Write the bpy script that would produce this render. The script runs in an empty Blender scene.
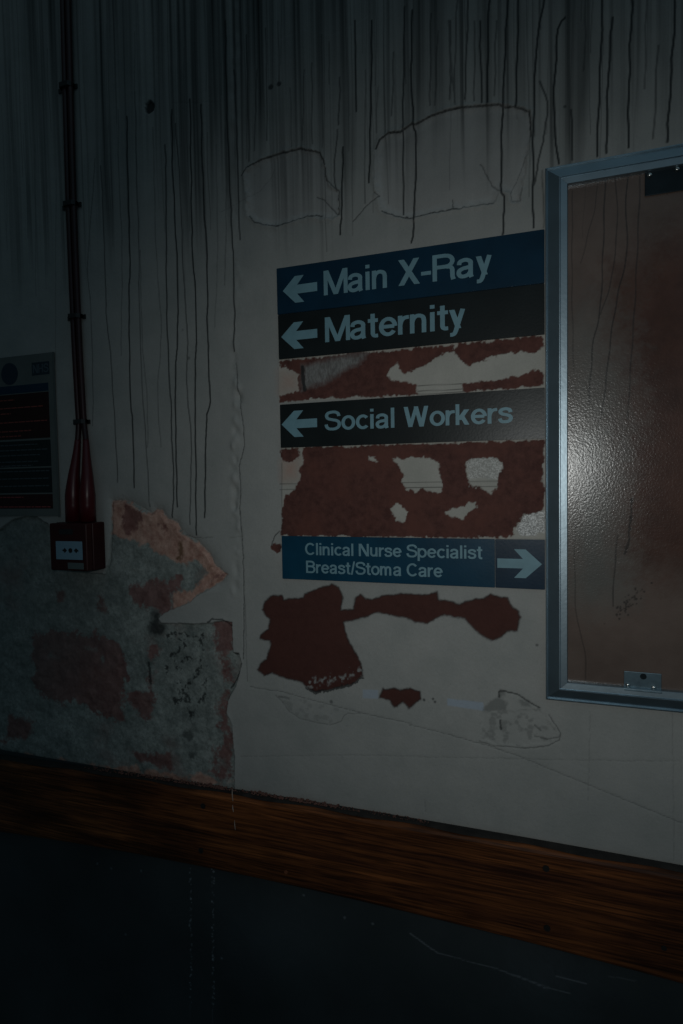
import bpy, bmesh, math, random
import numpy as np
from mathutils import Vector, Matrix
from mathutils.geometry import delaunay_2d_cdt

# ------------------------------------------------------------------ camera
FPX = 600.0                       # focal length in pixels of a 683 x 1024 frame
YAW, PIT, ROL = -0.343396, -0.045946, -0.016987
D = 0.92                          # distance from the camera to the wall
EYE = 1.50                        # camera height
fw = np.array([math.sin(YAW)*math.cos(PIT), math.cos(YAW)*math.cos(PIT), math.sin(PIT)])
_r = np.cross(fw, [0, 0, 1]); _r /= np.linalg.norm(_r); _u = np.cross(_r, fw)
rt = _r*math.cos(ROL) + _u*math.sin(ROL)
up = -_r*math.sin(ROL) + _u*math.cos(ROL)
scene = bpy.context.scene
cam = bpy.data.cameras.new('camera'); camo = bpy.data.objects.new('camera', cam)
scene.collection.objects.link(camo); scene.camera = camo
cam.sensor_fit = 'VERTICAL'; cam.sensor_height = 24.0; cam.lens = FPX/1024*24.0; cam.clip_start = .01
camo.matrix_world = Matrix(((rt[0], up[0], -fw[0], 0), (rt[1], up[1], -fw[1], 0), (rt[2], up[2], -fw[2], EYE), (0, 0, 0, 1)))

# ------------------------------------------------------------------ light
vs = scene.view_settings
vs.view_transform = 'Standard'; vs.look = 'None'; vs.exposure = 0.0; vs.gamma = 1.0; vs.use_curve_mapping = False
w = bpy.data.worlds.new('world'); scene.world = w; w.use_nodes = True
nt = w.node_tree; nt.nodes.clear()
wo = nt.nodes.new('ShaderNodeOutputWorld'); bg = nt.nodes.new('ShaderNodeBackground')
tc = nt.nodes.new('ShaderNodeTexCoord'); dot = nt.nodes.new('ShaderNodeVectorMath'); dot.operation = 'DOT_PRODUCT'
_ld = Vector((.50, -.46, .74)).normalized()
dot.inputs[1].default_value = _ld
ramp = nt.nodes.new('ShaderNodeValToRGB')
ramp.color_ramp.elements[0].position = 0.0; ramp.color_ramp.elements[0].color = (.013, .021, .0245, 1)
ramp.color_ramp.elements[1].position = 1.0; ramp.color_ramp.elements[1].color = (.085, .135, .165, 1)
e = ramp.color_ramp.elements.new(.45); e.color = (.012, .019, .0225, 1)
e = ramp.color_ramp.elements.new(.74); e.color = (.048, .078, .096, 1)
nt.links.new(tc.outputs['Generated'], dot.inputs[0]); nt.links.new(dot.outputs['Value'], ramp.inputs[0])
nt.links.new(ramp.outputs[0], bg.inputs[0]); nt.links.new(bg.outputs[0], wo.inputs[0])
bg.inputs[1].default_value = 0.8

def spot(name, loc, target, watts, size, blend, rad, col):
    l = bpy.data.lights.new(name, 'SPOT'); l.energy = watts; l.spot_size = math.radians(size); l.spot_blend = blend
    l.shadow_soft_size = rad; l.color = col
    o = bpy.data.objects.new(name, l); scene.collection.objects.link(o); o.location = loc
    o.rotation_euler = (Vector(target)-Vector(loc)).to_track_quat('-Z', 'Y').to_euler()
    return o
spot('torch_light', (-.035, -.02, EYE+.045), (-.11, D, EYE-.07), 6.3, 94, 1.0, .016, (.97, 1.0, .98))

# ------------------------------------------------------------------ helpers
col = scene.collection
def pix(px, py, off=0.0):
    """point on the plane lying `off` metres in front of the wall, seen at photo position px, py"""
    d = rt*((px-341.5)/FPX) + up*((512-py)/FPX) + fw
    t = (D-off)/d[1]
    return d[0]*t, EYE + d[2]*t
def pts(L, off=0.0): return [pix(a, b, off) for a, b in L]
def crop(x0, y0, s, L): return [(x0+a/s, y0+b/s) for a, b in L]

def mat(name, color, rough=.6, metal=0.0, spec=.5, noise=None, bump=0.0, bscale=300, coat=0.0):
    m = bpy.data.materials.new(name); m.use_nodes = True
    n = m.node_tree; p = n.nodes['Principled BSDF']
    p.inputs['Base Color'].default_value = (*color, 1); p.inputs['Roughness'].default_value = rough
    p.inputs['Metallic'].default_value = metal; p.inputs['Specular IOR Level'].default_value = spec
    p.inputs['Coat Weight'].default_value = coat
    t = n.nodes.new('ShaderNodeTexCoord')
    if noise:
        sc, amt = noise
        z = n.nodes.new('ShaderNodeTexNoise'); z.inputs['Scale'].default_value = sc; z.inputs['Detail'].default_value = 5
        r = n.nodes.new('ShaderNodeValToRGB'); r.color_ramp.elements[0].position = .3; r.color_ramp.elements[1].position = .7
        r.color_ramp.elements[0].color = (*[c*(1-amt) for c in color], 1); r.color_ramp.elements[1].color = (*[min(1, c*(1+amt)) for c in color], 1)
        n.links.new(t.outputs['Object'], z.inputs['Vector']); n.links.new(z.outputs['Fac'], r.inputs[0]); n.links.new(r.outputs[0], p.inputs['Base Color'])
    if bump:
        z = n.nodes.new('ShaderNodeTexNoise'); z.inputs['Scale'].default_value = bscale; z.inputs['Detail'].default_value = 3
        b = n.nodes.new('ShaderNodeBump'); b.inputs['Strength'].default_value = bump; b.inputs['Distance'].default_value = .001
        n.links.new(t.outputs['Object'], z.inputs['Vector']); n.links.new(z.outputs['Fac'], b.inputs['Height']); n.links.new(b.outputs[0], p.inputs['Normal'])
    return m

def link(name, me, m=None, parent=None):
    o = bpy.data.objects.new(name, me); col.objects.link(o)
    if m and me is not None: me.materials.append(m)
    if parent: o.parent = parent; o.matrix_parent_inverse = parent.matrix_world.inverted()
    return o
def empty(name, loc, label=None, cat=None, group=None):
    o = bpy.data.objects.new(name, None); col.objects.link(o); o.location = loc; o.empty_display_size = .02
    bpy.context.view_layer.update()
    tag(o, label, cat, group); return o
def tag(o, label=None, cat=None, group=None, kind=None):
    if label: o['label'] = label
    if cat: o['category'] = cat
    if group: o['group'] = group
    if kind: o['kind'] = kind
    return o
def bm_obj(name, bm, m, parent=None, smooth=False):
    bmesh.ops.recalc_face_normals(bm, faces=bm.faces)
    me = bpy.data.meshes.new(name); bm.to_mesh(me); bm.free()
    if smooth:
        for p in me.polygons: p.use_smooth = True
    return link(name, me, m, parent)
def add_box(bm, x0, x1, y0, y1, z0, z1, bev=0.0, seg=2):
    r = bmesh.ops.create_cube(bm, size=1)
    for v in r['verts']:
        v.co = Vector(((x0+x1)/2+v.co.x*(x1-x0), (y0+y1)/2+v.co.y*(y1-y0), (z0+z1)/2+v.co.z*(z1-z0)))
    if bev:
        es = list({e for v in r['verts'] for e in v.link_edges})
        bmesh.ops.bevel(bm, geom=es, offset=bev, segments=seg, affect='EDGES', profile=.5)
def add_prism(bm, poly, off, th, warp=None):
    """polygon in wall coordinates (x, z), from `off` to off+th in front of the wall"""
    a = [bm.verts.new((x, D-off, z)) for x, z in poly]; b = [bm.verts.new((x, D-off-th, z)) for x, z in poly]
    n = len(poly)
    bm.faces.new(b)
    bm.faces.new(a[::-1])
    for i in range(n): bm.faces.new((a[i], a[(i+1) % n], b[(i+1) % n], b[i]))
def add_tube(bm, P, R, n=14, cap=True):
    P = [Vector(p) for p in P]; rings = []
    if not isinstance(R, (list, tuple)): R = [R]*len(P)
    for i, p in enumerate(P):
        t = (P[min(i+1, len(P)-1)]-P[max(i-1, 0)]).normalized()
        a = t.cross(Vector((0, 1, 0))); a = a.normalized() if a.length > 1e-4 else Vector((1, 0, 0)); b = t.cross(a)
        rings.append([bm.verts.new(p+(a*math.cos(k*2*math.pi/n)+b*math.sin(k*2*math.pi/n))*R[i]) for k in range(n)])
    for r0, r1 in zip(rings, rings[1:]):
        for k in range(n): bm.faces.new((r0[k], r0[(k+1) % n], r1[(k+1) % n], r1[k]))
    if cap: bm.faces.new(rings[0][::-1]); bm.faces.new(rings[-1])
def smooth_path(P, sub=8):
    out = []; n = len(P)
    for i in range(n-1):
        p0, p1, p2, p3 = [np.array(P[max(0, min(n-1, j))], float) for j in (i-1, i, i+1, i+2)]
        for k in range(sub):
            t = k/sub
            out.append(tuple(.5*((2*p1)+(-p0+p2)*t+(2*p0-5*p1+4*p2-p3)*t*t+(-p0+3*p1-3*p2+p3)*t**3)))
    out.append(tuple(P[-1])); return out

# ------------------------------------------------------------------ numpy noise and masks
rng = np.random.default_rng(7)
def vnoise(x, z, seed=0, octaves=4):
    tot = np.zeros(x.shape, np.float32); amp = 1.0; nrm = 0
    for o in range(octaves):
        tab = np.random.default_rng(seed*97+o).random((256, 256)).astype(np.float32)
        xi = np.floor(x).astype(np.int64); zi = np.floor(z).astype(np.int64)
        fx = (x-xi).astype(np.float32); fz = (z-zi).astype(np.float32)
        fx = fx*fx*(3-2*fx); fz = fz*fz*(3-2*fz)
        a = tab[xi & 255, zi & 255]; b = tab[(xi+1) & 255, zi & 255]; c = tab[xi & 255, (zi+1) & 255]; d = tab[(xi+1) & 255, (zi+1) & 255]
        tot += amp*((a*(1-fx)+b*fx)*(1-fz)+(c*(1-fx)+d*fx)*fz); nrm += amp
        amp *= .5; x = x*2.03+11.3; z = z*2.03+5.7
    return tot/nrm
class Field:
    """a grid over the wall with named masks"""
    def __init__(s, xs, zs):
        s.xs, s.zs = xs, zs
        s.X, s.Z = np.meshgrid(xs, zs); s.X = s.X.astype(np.float32); s.Z = s.Z.astype(np.float32)
        s.sh = s.X.shape; s.m = {}; s.h = np.zeros(s.sh, np.float32)
        s.wx = (vnoise(s.X*90, s.Z*90, 3, 4)-.5)+.6*(vnoise(s.X*290, s.Z*290, 8, 2)-.5); s.wz = (vnoise(s.X*90, s.Z*90, 4, 4)-.5)+.6*(vnoise(s.X*290, s.Z*290, 9, 2)-.5)
    def ch(s, n):
        if n not in s.m: s.m[n] = np.zeros(s.sh, np.float32)
        return s.m[n]
    def win(s, P, pad):
        x = [p[0] for p in P]; z = [p[1] for p in P]
        i0, i1 = np.searchsorted(s.xs, [min(x)-pad, max(x)+pad]); j0, j1 = np.searchsorted(s.zs, [min(z)-pad, max(z)+pad])
        return slice(j0, j1), slice(i0, i1)
    def poly(s, P, warp=.004, pad=.03):
        """returns (window, signed distance in metres, positive inside)"""
        W = s.win(P, pad); x = s.X[W]+s.wx[W]*warp*2; z = s.Z[W]+s.wz[W]*warp*2
        ins = np.zeros(x.shape, bool); dist = np.full(x.shape, 9.0, np.float32); n = len(P)
        for i in range(n):
            ax, az = P[i]; bx, bz = P[(i+1) % n]
            if az != bz:
                c = ((az > z) != (bz > z)) & (x < (bx-ax)*(z-az)/(bz-az)+ax); ins ^= c
            dx, dz = bx-ax, bz-az; L = dx*dx+dz*dz+1e-12
            t = np.clip(((x-ax)*dx+(z-az)*dz)/L, 0, 1)
            dist = np.minimum(dist, np.hypot(x-ax-t*dx, z-az-t*dz))
        return W, np.where(ins, dist, -dist)
    def fill(s, name, P, warp=.004, edge=.0008, val=1.0, mode='max', pad=.03):
        W, d = s.poly(P, warp, pad); a = np.clip(d/edge*.5+.5, 0, 1); c = s.ch(name)
        if mode == 'max': c[W] = np.maximum(c[W], a*val)
        elif mode == 'sub': c[W] = c[W]*(1-a*val)
        return W, d
    def stroke(s, name, P, wid, val=1.0, warp=.0, soft=.0008, taper=True, dots=False):
        W = s.win(P, wid*3+.01+warp); x = s.X[W]+s.wx[W]*warp*2; z = s.Z[W]+s.wz[W]*warp*2
        dist = np.full(x.shape, 9.0, np.float32)
        for (ax, az), (bx, bz) in zip(P, P[1:]):
            dx, dz = bx-ax, bz-az; L = dx*dx+dz*dz+1e-12
            t = np.clip(((x-ax)*dx+(z-az)*dz)/L, 0, 1)
            dist = np.minimum(dist, np.hypot(x-ax-t*dx, z-az-t*dz))
        a = np.clip((wid/2-dist)/soft+.5, 0, 1)*val
        c = s.ch(name); c[W] = np.maximum(c[W], a); return W, dist
    def build(s, name, m, base):
        nz, nx = s.sh
        co = np.empty((nz*nx, 3), np.float32); co[:, 0] = s.X.ravel(); co[:, 1] = base-s.h.ravel(); co[:, 2] = s.Z.ravel()
        me = bpy.data.meshes.new(name)
        i = np.arange(nz*nx, dtype=np.int32).reshape(nz, nx)
        q = np.stack([i[:-1, :-1], i[:-1, 1:], i[1:, 1:], i[1:, :-1]], -1).reshape(-1, 4)
        me.vertices.add(len(co)); me.vertices.foreach_set('co', co.ravel())
        me.loops.add(q.size); me.loops.foreach_set('vertex_index', q.ravel())
        me.polygons.add(len(q)); me.polygons.foreach_set('loop_start', np.arange(0, q.size, 4, dtype=np.int32))
        me.polygons.foreach_set('use_smooth', np.ones(len(q), bool))
        me.update(calc_edges=True)
        for k, a in s.m.items():
            t = me.attributes.new(k, 'FLOAT', 'POINT'); t.data.foreach_set('value', a.ravel().astype(np.float32))
        return link(name, me, m)
def axis(lo, a, b, hi, step, coarse):
    L = np.arange(a, lo, -coarse)[1:][::-1]; M_ = np.arange(a, b, step); R_ = np.arange(b, hi, coarse)
    return np.concatenate([[lo], L, M_, R_, [hi]])

# ================================================================== THE WALL
ZTOP = pix(0, 0)[1]+.02; XL = pix(0, 500)[0]-.03; XR = pix(683, 500)[0]+.05
RAIL_TOP = [(0, 753.5), (100, 768), (200, 783), (300, 798.5), (430, 818), (560, 841.5), (683, 865)]
rail_line = pts(RAIL_TOP)
ZR = min(z for x, z in rail_line)-.02
F = Field(axis(-3.0, XL, XR, 2.2, .00135, .04), axis(ZR-.03, ZR, ZTOP, 2.9, .00135, .04))
X, Z = F.X, F.Z
h = F.h
h += (vnoise(X*3, Z*3, 11, 3)-.5)*.006 + (vnoise(X*40, Z*40, 12, 3)-.5)*.0008

# --- drips and runs
def drips(x0, y0, s, L, wid=.0025, val=1.0):
    for P in L:
        k = 1.0
        if isinstance(P[0], (int, float)): k, P = P[0], P[1]
        q = pts(crop(x0, y0, s, P)); n = len(q)
        fine = smooth_path(q, 6)
        fine = [(a+.0007*math.sin(b*70+a*300)+.0004*math.sin(b*190+a*900), b) for a, b in fine]
        F.stroke('drip', fine, wid*(.7+.5*k), val*k)
S = 2.846
drips(0, 180, S, [
 (.5, [(270, -60), (268, 0), (250, 230), (258, 360), (265, 626), (263, 700)]), (.7, [(288, -40), (290, 0), (300, 280), (305, 400), (320, 560), (335, 860)]),
 (.4, [(338, -200), (340, 0), (348, 200), (345, 500)]), (1, [(362, -180), (365, 0), (370, 230), (368, 350), (372, 626), (378, 690), (382, 875)]),
 (.6, [(385, -250), (390, 0), (395, 150), (398, 380), (408, 626), (418, 785), (425, 930)]), (.4, [(400, 200), (405, 440), (420, 626), (420, 760)]),
 (.4, [(436, -150), (440, 0), (445, 200), (460, 430), (450, 600), (458, 760)]), (.9, [(470, -100), (473, 0), (476, 390), (487, 626), (490, 760), (495, 875), (488, 960)]),
 (1, [(490, -200), (493, 0), (508, 320), (500, 626), (505, 930)]), (.7, [(500, -160), (512, 0), (525, 300), (535, 440), (533, 600), (545, 730), (540, 980)]),
 (1, [(542, -230), (545, 0), (548, 180), (560, 400), (557, 600), (558, 1010)]), (1, [(573, -215), (578, 0), (590, 220), (592, 420), (597, 560), (598, 640), (588, 700), (582, 960)]),
 (.4, [(640, -150), (645, 100), (640, 300)]), (.3, [(615, -100), (620, 200), (612, 420)]), (.25, [(20, 0), (20, 200)]), (.3, [(100, -100), (102, 330)]), (.3, [(160, 0), (158, 400), (156, 520)])])
drips(220, 0, S, [
 (.9, [(15, 60), (20, 290), (30, 560), (40, 760), (42, 1000)]), (.8, [(40, 200), (45, 300), (58, 683)]), (.7, [(75, 100), (85, 460)]), (.6, [(105, 200), (98, 430)]), (.6, [(130, 80), (135, 400)]),
 (.4, [(200, 250), (205, 420)]), (.5, [(240, 200), (235, 400)]), (.6, [(262, 180), (262, 410)]), (.4, [(290, 100), (292, 420)]), (.7, [(342, 220), (338, 355)]),
 (.7, [(335, 370), (325, 500), (332, 545)]), (1, [(350, 420), (348, 560), (343, 668)]), (.9, [(385, 60), (388, 318)]), (1, [(433, 60), (430, 300), (425, 520)]), (.5, [(415, 200), (412, 580)]),
 (.9, [(525, 20), (522, 300), (522, 610)]), (1, [(548, 30), (545, 200), (550, 350), (558, 400), (552, 620), (546, 690)]), (.6, [(495, 150), (490, 330)]), (.6, [(600, 40), (598, 300)]), (.5, [(620, 90), (612, 300)]), (.6, [(650, 60), (668, 300)]),
 (.4, [(450, 250), (445, 380)]), (.4, [(310, 120), (312, 240)]), (.4, [(165, 60), (170, 230)])])
drips(440, 0, 2.81, [
 (.7, [(28, 60), (30, 160), (27, 280)]), (.6, [(48, 0), (40, 290)]), (.8, [(80, 0), (70, 280)]), (.6, [(98, 60), (96, 285)]), (.9, [(112, 60), (118, 290)]), (1, [(138, 0), (132, 290)]), (.6, [(158, 60), (153, 270)]),
 (1, [(190, 0), (176, 300), (172, 520), (182, 560), (176, 660)]), (1, [(220, 0), (213, 300)]), (1, [(292, 0), (270, 150), (262, 400), (262, 640)]), (.8, [(280, 230), (303, 300), (288, 400), (270, 490), (264, 520)]),
 (.5, [(288, 480), (292, 640)]), (1, [(350, 50), (330, 100), (320, 330), (335, 460)]), (.8, [(368, 310), (373, 450)]), (1, [(458, 0), (450, 200), (440, 440)]), (1, [(484, 50), (472, 240), (468, 430)]),
 (1, [(540, 0), (532, 200), (528, 415)]), (.6, [(612, 130), (600, 390)]), (1, [(662, 0), (650, 200), (638, 400)]), (.5, [(580, 0), (575, 250)]), (.5, [(410, 0), (405, 200)])])
# streaky soot washing down from the top
top = np.clip((Z-(EYE+.34))/.45, 0, 1)
fade = np.clip((Z-(EYE+.26)-(vnoise(X*35, Z*0+3, 21, 3))*.35)/.12, 0, 1)
st = vnoise(X*170, Z*1.6, 22, 3); st2 = vnoise(X*60, Z*1.1, 23, 3)
F.m['soot'] = np.clip((st-.42)*2.4, 0, 1)*fade*.8 + np.clip(st2-.2, 0, 1)*top*1.0
for k in range(70):                       # thin runs of uneven length from the top
    x = rng.uniform(XL, XR); z1 = EYE+rng.uniform(.36, .7); z0 = z1+rng.uniform(.15, .5)
    P = [(x+.002*math.sin(i*.9+k), z0+(z1-z0)*i/6) for i in range(7)]
    F.stroke('drip', P, .0014, rng.uniform(.2, .55))
F.m['soot'] *= np.clip((X-XL)*3+.3, .3, 1)

# --- smooth repaired patches above the signs, sunk a little into the skin
pA = pts(crop(220, 0, S, [(70, 490), (120, 455), (180, 437), (230, 425), (285, 435), (302, 480), (310, 530), (340, 545), (340, 612), (320, 624), (250, 618), (200, 632), (160, 645), (105, 635), (80, 610), (78, 560)]))
pB = pts(crop(220, 0, S, [(445, 425), (455, 400), (480, 380), (515, 378), (545, 355), (560, 355), (600, 332), (640, 318), (683, 308)]) + crop(440, 0, 2.81, [(60, 303), (120, 300), (165, 295), (205, 300), (250, 315), (258, 380), (243, 440), (238, 500), (222, 570), (200, 565), (195, 545), (170, 530), (165, 545), (150, 572), (60, 584), (0, 594)]) + crop(220, 0, S, [(640, 600), (545, 622), (500, 615), (462, 602), (450, 560), (440, 500)]))
for P in (pA, pB):
    W, d = F.fill('pale', P, .003, .002)
    h[W] -= np.clip(d/.003+.5, 0, 1)*.0024
    h[W] += np.exp(-(d/.005)**2)*.0022
    c_ = F.ch('light'); c_[W] = np.maximum(c_[W], np.exp(-((d-.006)/.0045)**2)*.50*np.clip(vnoise(X[W]*60, Z[W]*60, 91, 3)*2-.3, 0, 1))  # lighter rim painted in for light catching the patch edge
lines = [  # (crop, points, width, strength)
 (220, 0, S, [(62, 500), (75, 480), (120, 455), (180, 437), (230, 425), (285, 435), (300, 470)], .0022, .9),
 (220, 0, S, [(300, 480), (305, 515), (340, 545), (340, 612)], .0018, .8), (220, 0, S, [(275, 560), (295, 568), (325, 600), (338, 612)], .0016, .8),
 (220, 0, S, [(85, 615), (100, 635), (130, 640), (165, 646), (200, 632), (250, 617), (290, 615)], .002, .9),
 (220, 0, S, [(445, 425), (455, 400), (480, 380), (515, 378), (545, 355), (560, 355), (600, 332), (640, 318), (683, 308)], .0024, 1),
 (440, 0, 2.81, [(0, 318), (60, 303), (120, 300), (165, 295), (185, 303), (205, 300), (250, 315), (256, 385)], .0022, .9),
 (220, 0, S, [(462, 602), (500, 615), (545, 622), (600, 607), (683, 594)], .002, .9), (440, 0, 2.81, [(0, 594), (60, 584), (150, 572)], .0016, .7),
 (220, 0, S, [(440, 550), (455, 560), (430, 575), (410, 595), (380, 630)], .0018, .7),
 (440, 0, 2.81, [(112, 460), (120, 470), (145, 520), (175, 540), (182, 560)], .0018, .6), (440, 0, 2.81, [(240, 440), (215, 510), (198, 545), (205, 565), (225, 565), (232, 530)], .0014, .5),
 (440, 0, 2.81, [(35, 560), (37, 585)], .0015, .7),
 (220, 0, S, [(0, 605), (60, 575), (110, 545), (145, 505), (155, 480)], .0008, .4),
 (250, 575, 4.269, [(0, 478), (120, 495), (250, 530), (400, 570), (540, 603), (683, 635)], .0011, .55),
 (400, 580, 4.018, [(35, 582), (150, 610), (280, 645), (380, 675), (480, 710)], .0011, .55), (520, 757, 1, [(0, 0), (80, 32), (163, 66)], .0011, .5),
 (230, 757, 1, [(10, 0), (120, -2), (200, 0), (350, 3), (450, 4)], .0009, .3),
 (400, 580, 4.018, [(600, 545), (625, 580), (645, 615), (638, 645), (600, 665), (530, 675), (450, 672), (380, 668), (320, 650)], .0016, .6),
 (400, 580, 4.018, [(400, 470), (400, 448), (425, 447), (470, 458), (510, 485), (560, 515)], .0022, .8),
 (400, 580, 4.018, [(403, 565), (406, 598)], .003, .8), (400, 580, 4.018, [(540, 585), (565, 605)], .003, .5), (400, 580, 4.018, [(540, 630), (590, 640), (640, 630)], .002, .5),
 (250, 575, 4.269, [(110, 512), (140, 545), (165, 580), (210, 612), (270, 628), (340, 642), (385, 628), (400, 600), (415, 592), (470, 590)], .0014, .45),
 (250, 575, 4.269, [(125, 520), (165, 528)], .004, .4), (200, 380, 4.655, [(170, -80), (175, 0), (185, 90), (205, 220), (207, 310), (190, 370), (182, 400), (190, 500), (185, 600), (200, 800), (205, 1020), (203, 1300)], .0017, .75),
 (200, 380, 4.655, [(370, 705), (345, 730), (332, 770)], .002, .8), (200, 380, 4.655, [(140, 735), (200, 728)], .001, .3),
 (90, 480, 4.553, [(430, 250), (470, 262), (510, 265), (560, 262)], .0012, .5),
 (420, 800, 2.597, [(12, 0), (14, 30)], .001, .4), (0, 0, 1, [(590, 712), (588, 800)], .001, .25), (0, 0, 1, [(672, 700), (674, 860)], .001, .25),
 (0, 0, 1, [(172, 103), (200, 103), (226, 101)], .0012, .25)]
for x0, y0, s, P, wd, v in lines:
    q = pts(crop(x0, y0, s, P)); W, d = F.stroke('drip', q, wd, v, warp=.0012)
    h[W] -= np.exp(-(d/.0016)**2)*.0007*v
for (x, y, r, v) in [(150, 107, .0105, 1), (271, 87, .005, .9), (279, 84, .004, .9), (424, 700, .002, .9), (433, 699, .0018, .9), (435, 702, .002, .9), (189, 358, .003, .5), (183, 330, .002, .4), (565, 107, .002, .8), (537, 645, .002, .7), (331, 702, .003, .6)]:
    cx, cz = pix(x, y); W = F.win([(cx, cz)], r*2); d = np.hypot(X[W]-cx+F.wx[W]*r*.6, Z[W]-cz+F.wz[W]*r*.6)
    a = np.clip((r-d)/.002+.5, 0, 1); F.m['drip'][W] = np.maximum(F.m['drip'][W], a*v); h[W] -= a*.004*(r > .008)
# notch shaped edge of thicker paint near the top
q = pts(crop(220, 0, S, [(170, 115), (235, 85), (318, 102), (380, 75), (420, 50)])); W, d = F.stroke('light', q, .002, .25, soft=.002)
q = pts(crop(200, 0, 5.12, [(0, 525), (60, 518), (130, 520)])); F.stroke('light', q, .002, .25, soft=.002)
# crumbly filled joint running down the wall
for k, (ya, yb, st_) in enumerate([(0, 380, .35), (380, 520, 1), (520, 600, .5)]):
    for y in np.arange(ya, yb, 4):
        cx, cz = pix(236+2*math.sin(y*.05)-(y-250)*.000, y); r = .0035+.003*rng.random()
        cx += rng.uniform(-.005, .005)
        W = F.win([(cx, cz)], r*2.5); d = np.hypot(X[W]-cx, (Z[W]-cz)*.6); h[W] += np.exp(-(d/r)**2)*.0034*st_*rng.uniform(-1, 1)
W = F.win([pix(236, 0), pix(240, 640)], .02)

# --- places where sign panels were pulled off: cream backing strip, then dark adhesive
C1 = lambda L: pts(crop(260, 220, 2.277, L)); C2 = lambda L: pts(crop(260, 380, 2.277, L))
for P in (C1([(43, 300), (650, 255), (650, 385), (43, 415)]), C2([(50, 150), (650, 135), (650, 362), (50, 358)])):
    F.fill('cream', P, .0003)
F.fill('peach', C2([(52, 185), (88, 182), (86, 222), (52, 228)]), .003, .012, .8); F.fill('peach', C1([(46, 345), (85, 350), (90, 388), (46, 392)]), .003, .012, .6)
rust = [C1([(43, 322), (100, 316), (230, 302), (345, 293), (435, 285), (438, 297), (425, 300), (402, 312), (380, 330), (345, 345), (330, 352), (322, 345), (312, 322), (296, 340), (292, 350), (298, 366), (330, 368), (358, 378), (360, 398), (330, 400), (200, 403), (130, 408), (45, 416), (44, 400), (70, 394), (88, 392), (88, 352), (70, 345), (62, 335), (48, 338)]),
        C1([(435, 297), (450, 283), (520, 276), (640, 262), (645, 285), (625, 300), (560, 305), (520, 312), (505, 322), (480, 330), (460, 325), (450, 308)]),
        C1([(462, 375), (500, 368), (540, 366), (600, 354), (620, 345), (635, 342), (646, 352), (643, 376), (560, 385), (465, 391)]),
        C2([(98, 152), (200, 150), (300, 147), (460, 142), (646, 136), (646, 300), (620, 305), (598, 308), (590, 322), (578, 340), (580, 350), (560, 360), (300, 358), (48, 355), (48, 340), (52, 320), (50, 300), (55, 265), (80, 250), (95, 220), (90, 205), (100, 185), (95, 170)]),
        C2([(44, 162), (60, 155), (88, 156), (92, 172), (75, 186), (55, 186)]), C2([(35, 372), (50, 375), (50, 384), (40, 394), (24, 385), (26, 375)])]
for P in rust:
    W, d = F.fill('rust', P, .0042)
for P in (C2([(303, 178), (325, 182), (345, 176), (385, 178), (408, 192), (405, 210), (415, 235), (410, 255), (395, 258), (370, 245), (355, 258), (335, 248), (322, 235), (325, 220), (318, 200)]),
          C2([(470, 188), (490, 178), (530, 176), (553, 192), (550, 210), (540, 225), (540, 248), (522, 260), (505, 245), (478, 240), (470, 215)]),
          C2([(295, 290), (318, 283), (337, 300), (328, 325), (310, 322)]), C2([(420, 298), (435, 290), (470, 288), (478, 275), (492, 278), (495, 290), (480, 300), (462, 315), (430, 310)]), C2([(247, 174), (260, 177), (266, 185), (252, 183)])):
    F.fill('rust', P, .0042, mode='sub')
F.fill('grey', C1([(97, 332), (160, 316), (245, 304), (225, 325), (180, 352), (140, 372), (105, 386), (96, 388)]), .004, .006, .9); 
F.stroke('drip', C1([(97, 335), (98, 360), (102, 388)]), .006, .95, warp=.001)
F.fill('silver', C2([(583, 338), (600, 310), (620, 303), (650, 300), (650, 345), (610, 357), (592, 352)]), .003); F.fill('silver', C2([(470, 188), (490, 178), (530, 176), (553, 192), (550, 210), (540, 225), (478, 225)]), .003, val=.5)
nr = 1-F.ch('rust')
for q in (C2([(45, 237), (200, 236), (400, 233), (645, 229)]), C2([(45, 250), (645, 240)]), C1([(360, 378), (470, 372)]), C1([(360, 390), (470, 385)]), C1([(360, 397), (470, 391)])):
    W, d = F.stroke('hair', q, .0011, .8); 
    F.m['hair'][W] *= nr[W]
W, d = F.stroke('hair', C2([(50, 190), (50, 355)]), .0012, .5)

for y0_, y1_ in ((358.5, 333), (404.5, 388), (448.5, 439), (536, 539.5)):
    for k in range(26):
        t = rng.random(); x = 281+(543-281)*t; y = y0_+(y1_-y0_)*t; cx, cz = pix(x, y); r = rng.uniform(.0015, .005); W = F.win([(cx, cz)], .012)
        dd = np.hypot((X[W]-cx)*.6+F.wx[W]*.004, (Z[W]-cz)*1.3+F.wz[W]*.004); F.m['rust'][W] *= 1-np.clip((r*.6-dd)/.0008+.5, 0, 1)
# --- dark glue patches below the signs
C7 = lambda L: crop(250, 575, 4.269, L); C8 = lambda L: crop(400, 580, 4.018, L)
P1 = pts(C7([(52, 148), (62, 115), (90, 90), (135, 88), (142, 108), (170, 100), (225, 98), (235, 82), (290, 60), (345, 40), (380, 55), (395, 90), (388, 150), (440, 148), (452, 95), (472, 82), (492, 100), (520, 105), (560, 88), (640, 82)])
         + C8([(60, 58), (110, 60), (150, 48), (153, 80), (190, 82), (240, 97), (300, 75), (335, 75), (365, 55), (400, 68), (435, 72), (445, 100), (475, 125), (483, 150), (470, 205), (430, 208), (410, 225), (372, 245), (330, 225), (290, 190), (260, 155), (175, 140), (140, 155), (110, 175), (60, 168), (15, 150)])
         + C7([(600, 172), (540, 160), (500, 178), (480, 185), (400, 203), (405, 240), (430, 300), (470, 370), (482, 430), (440, 465), (340, 490), (280, 502), (250, 485), (220, 460), (120, 430), (95, 418), (60, 430), (32, 405), (45, 375), (70, 360), (88, 300), (85, 280), (42, 272), (45, 255), (80, 230), (85, 190), (65, 170)]))
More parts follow.
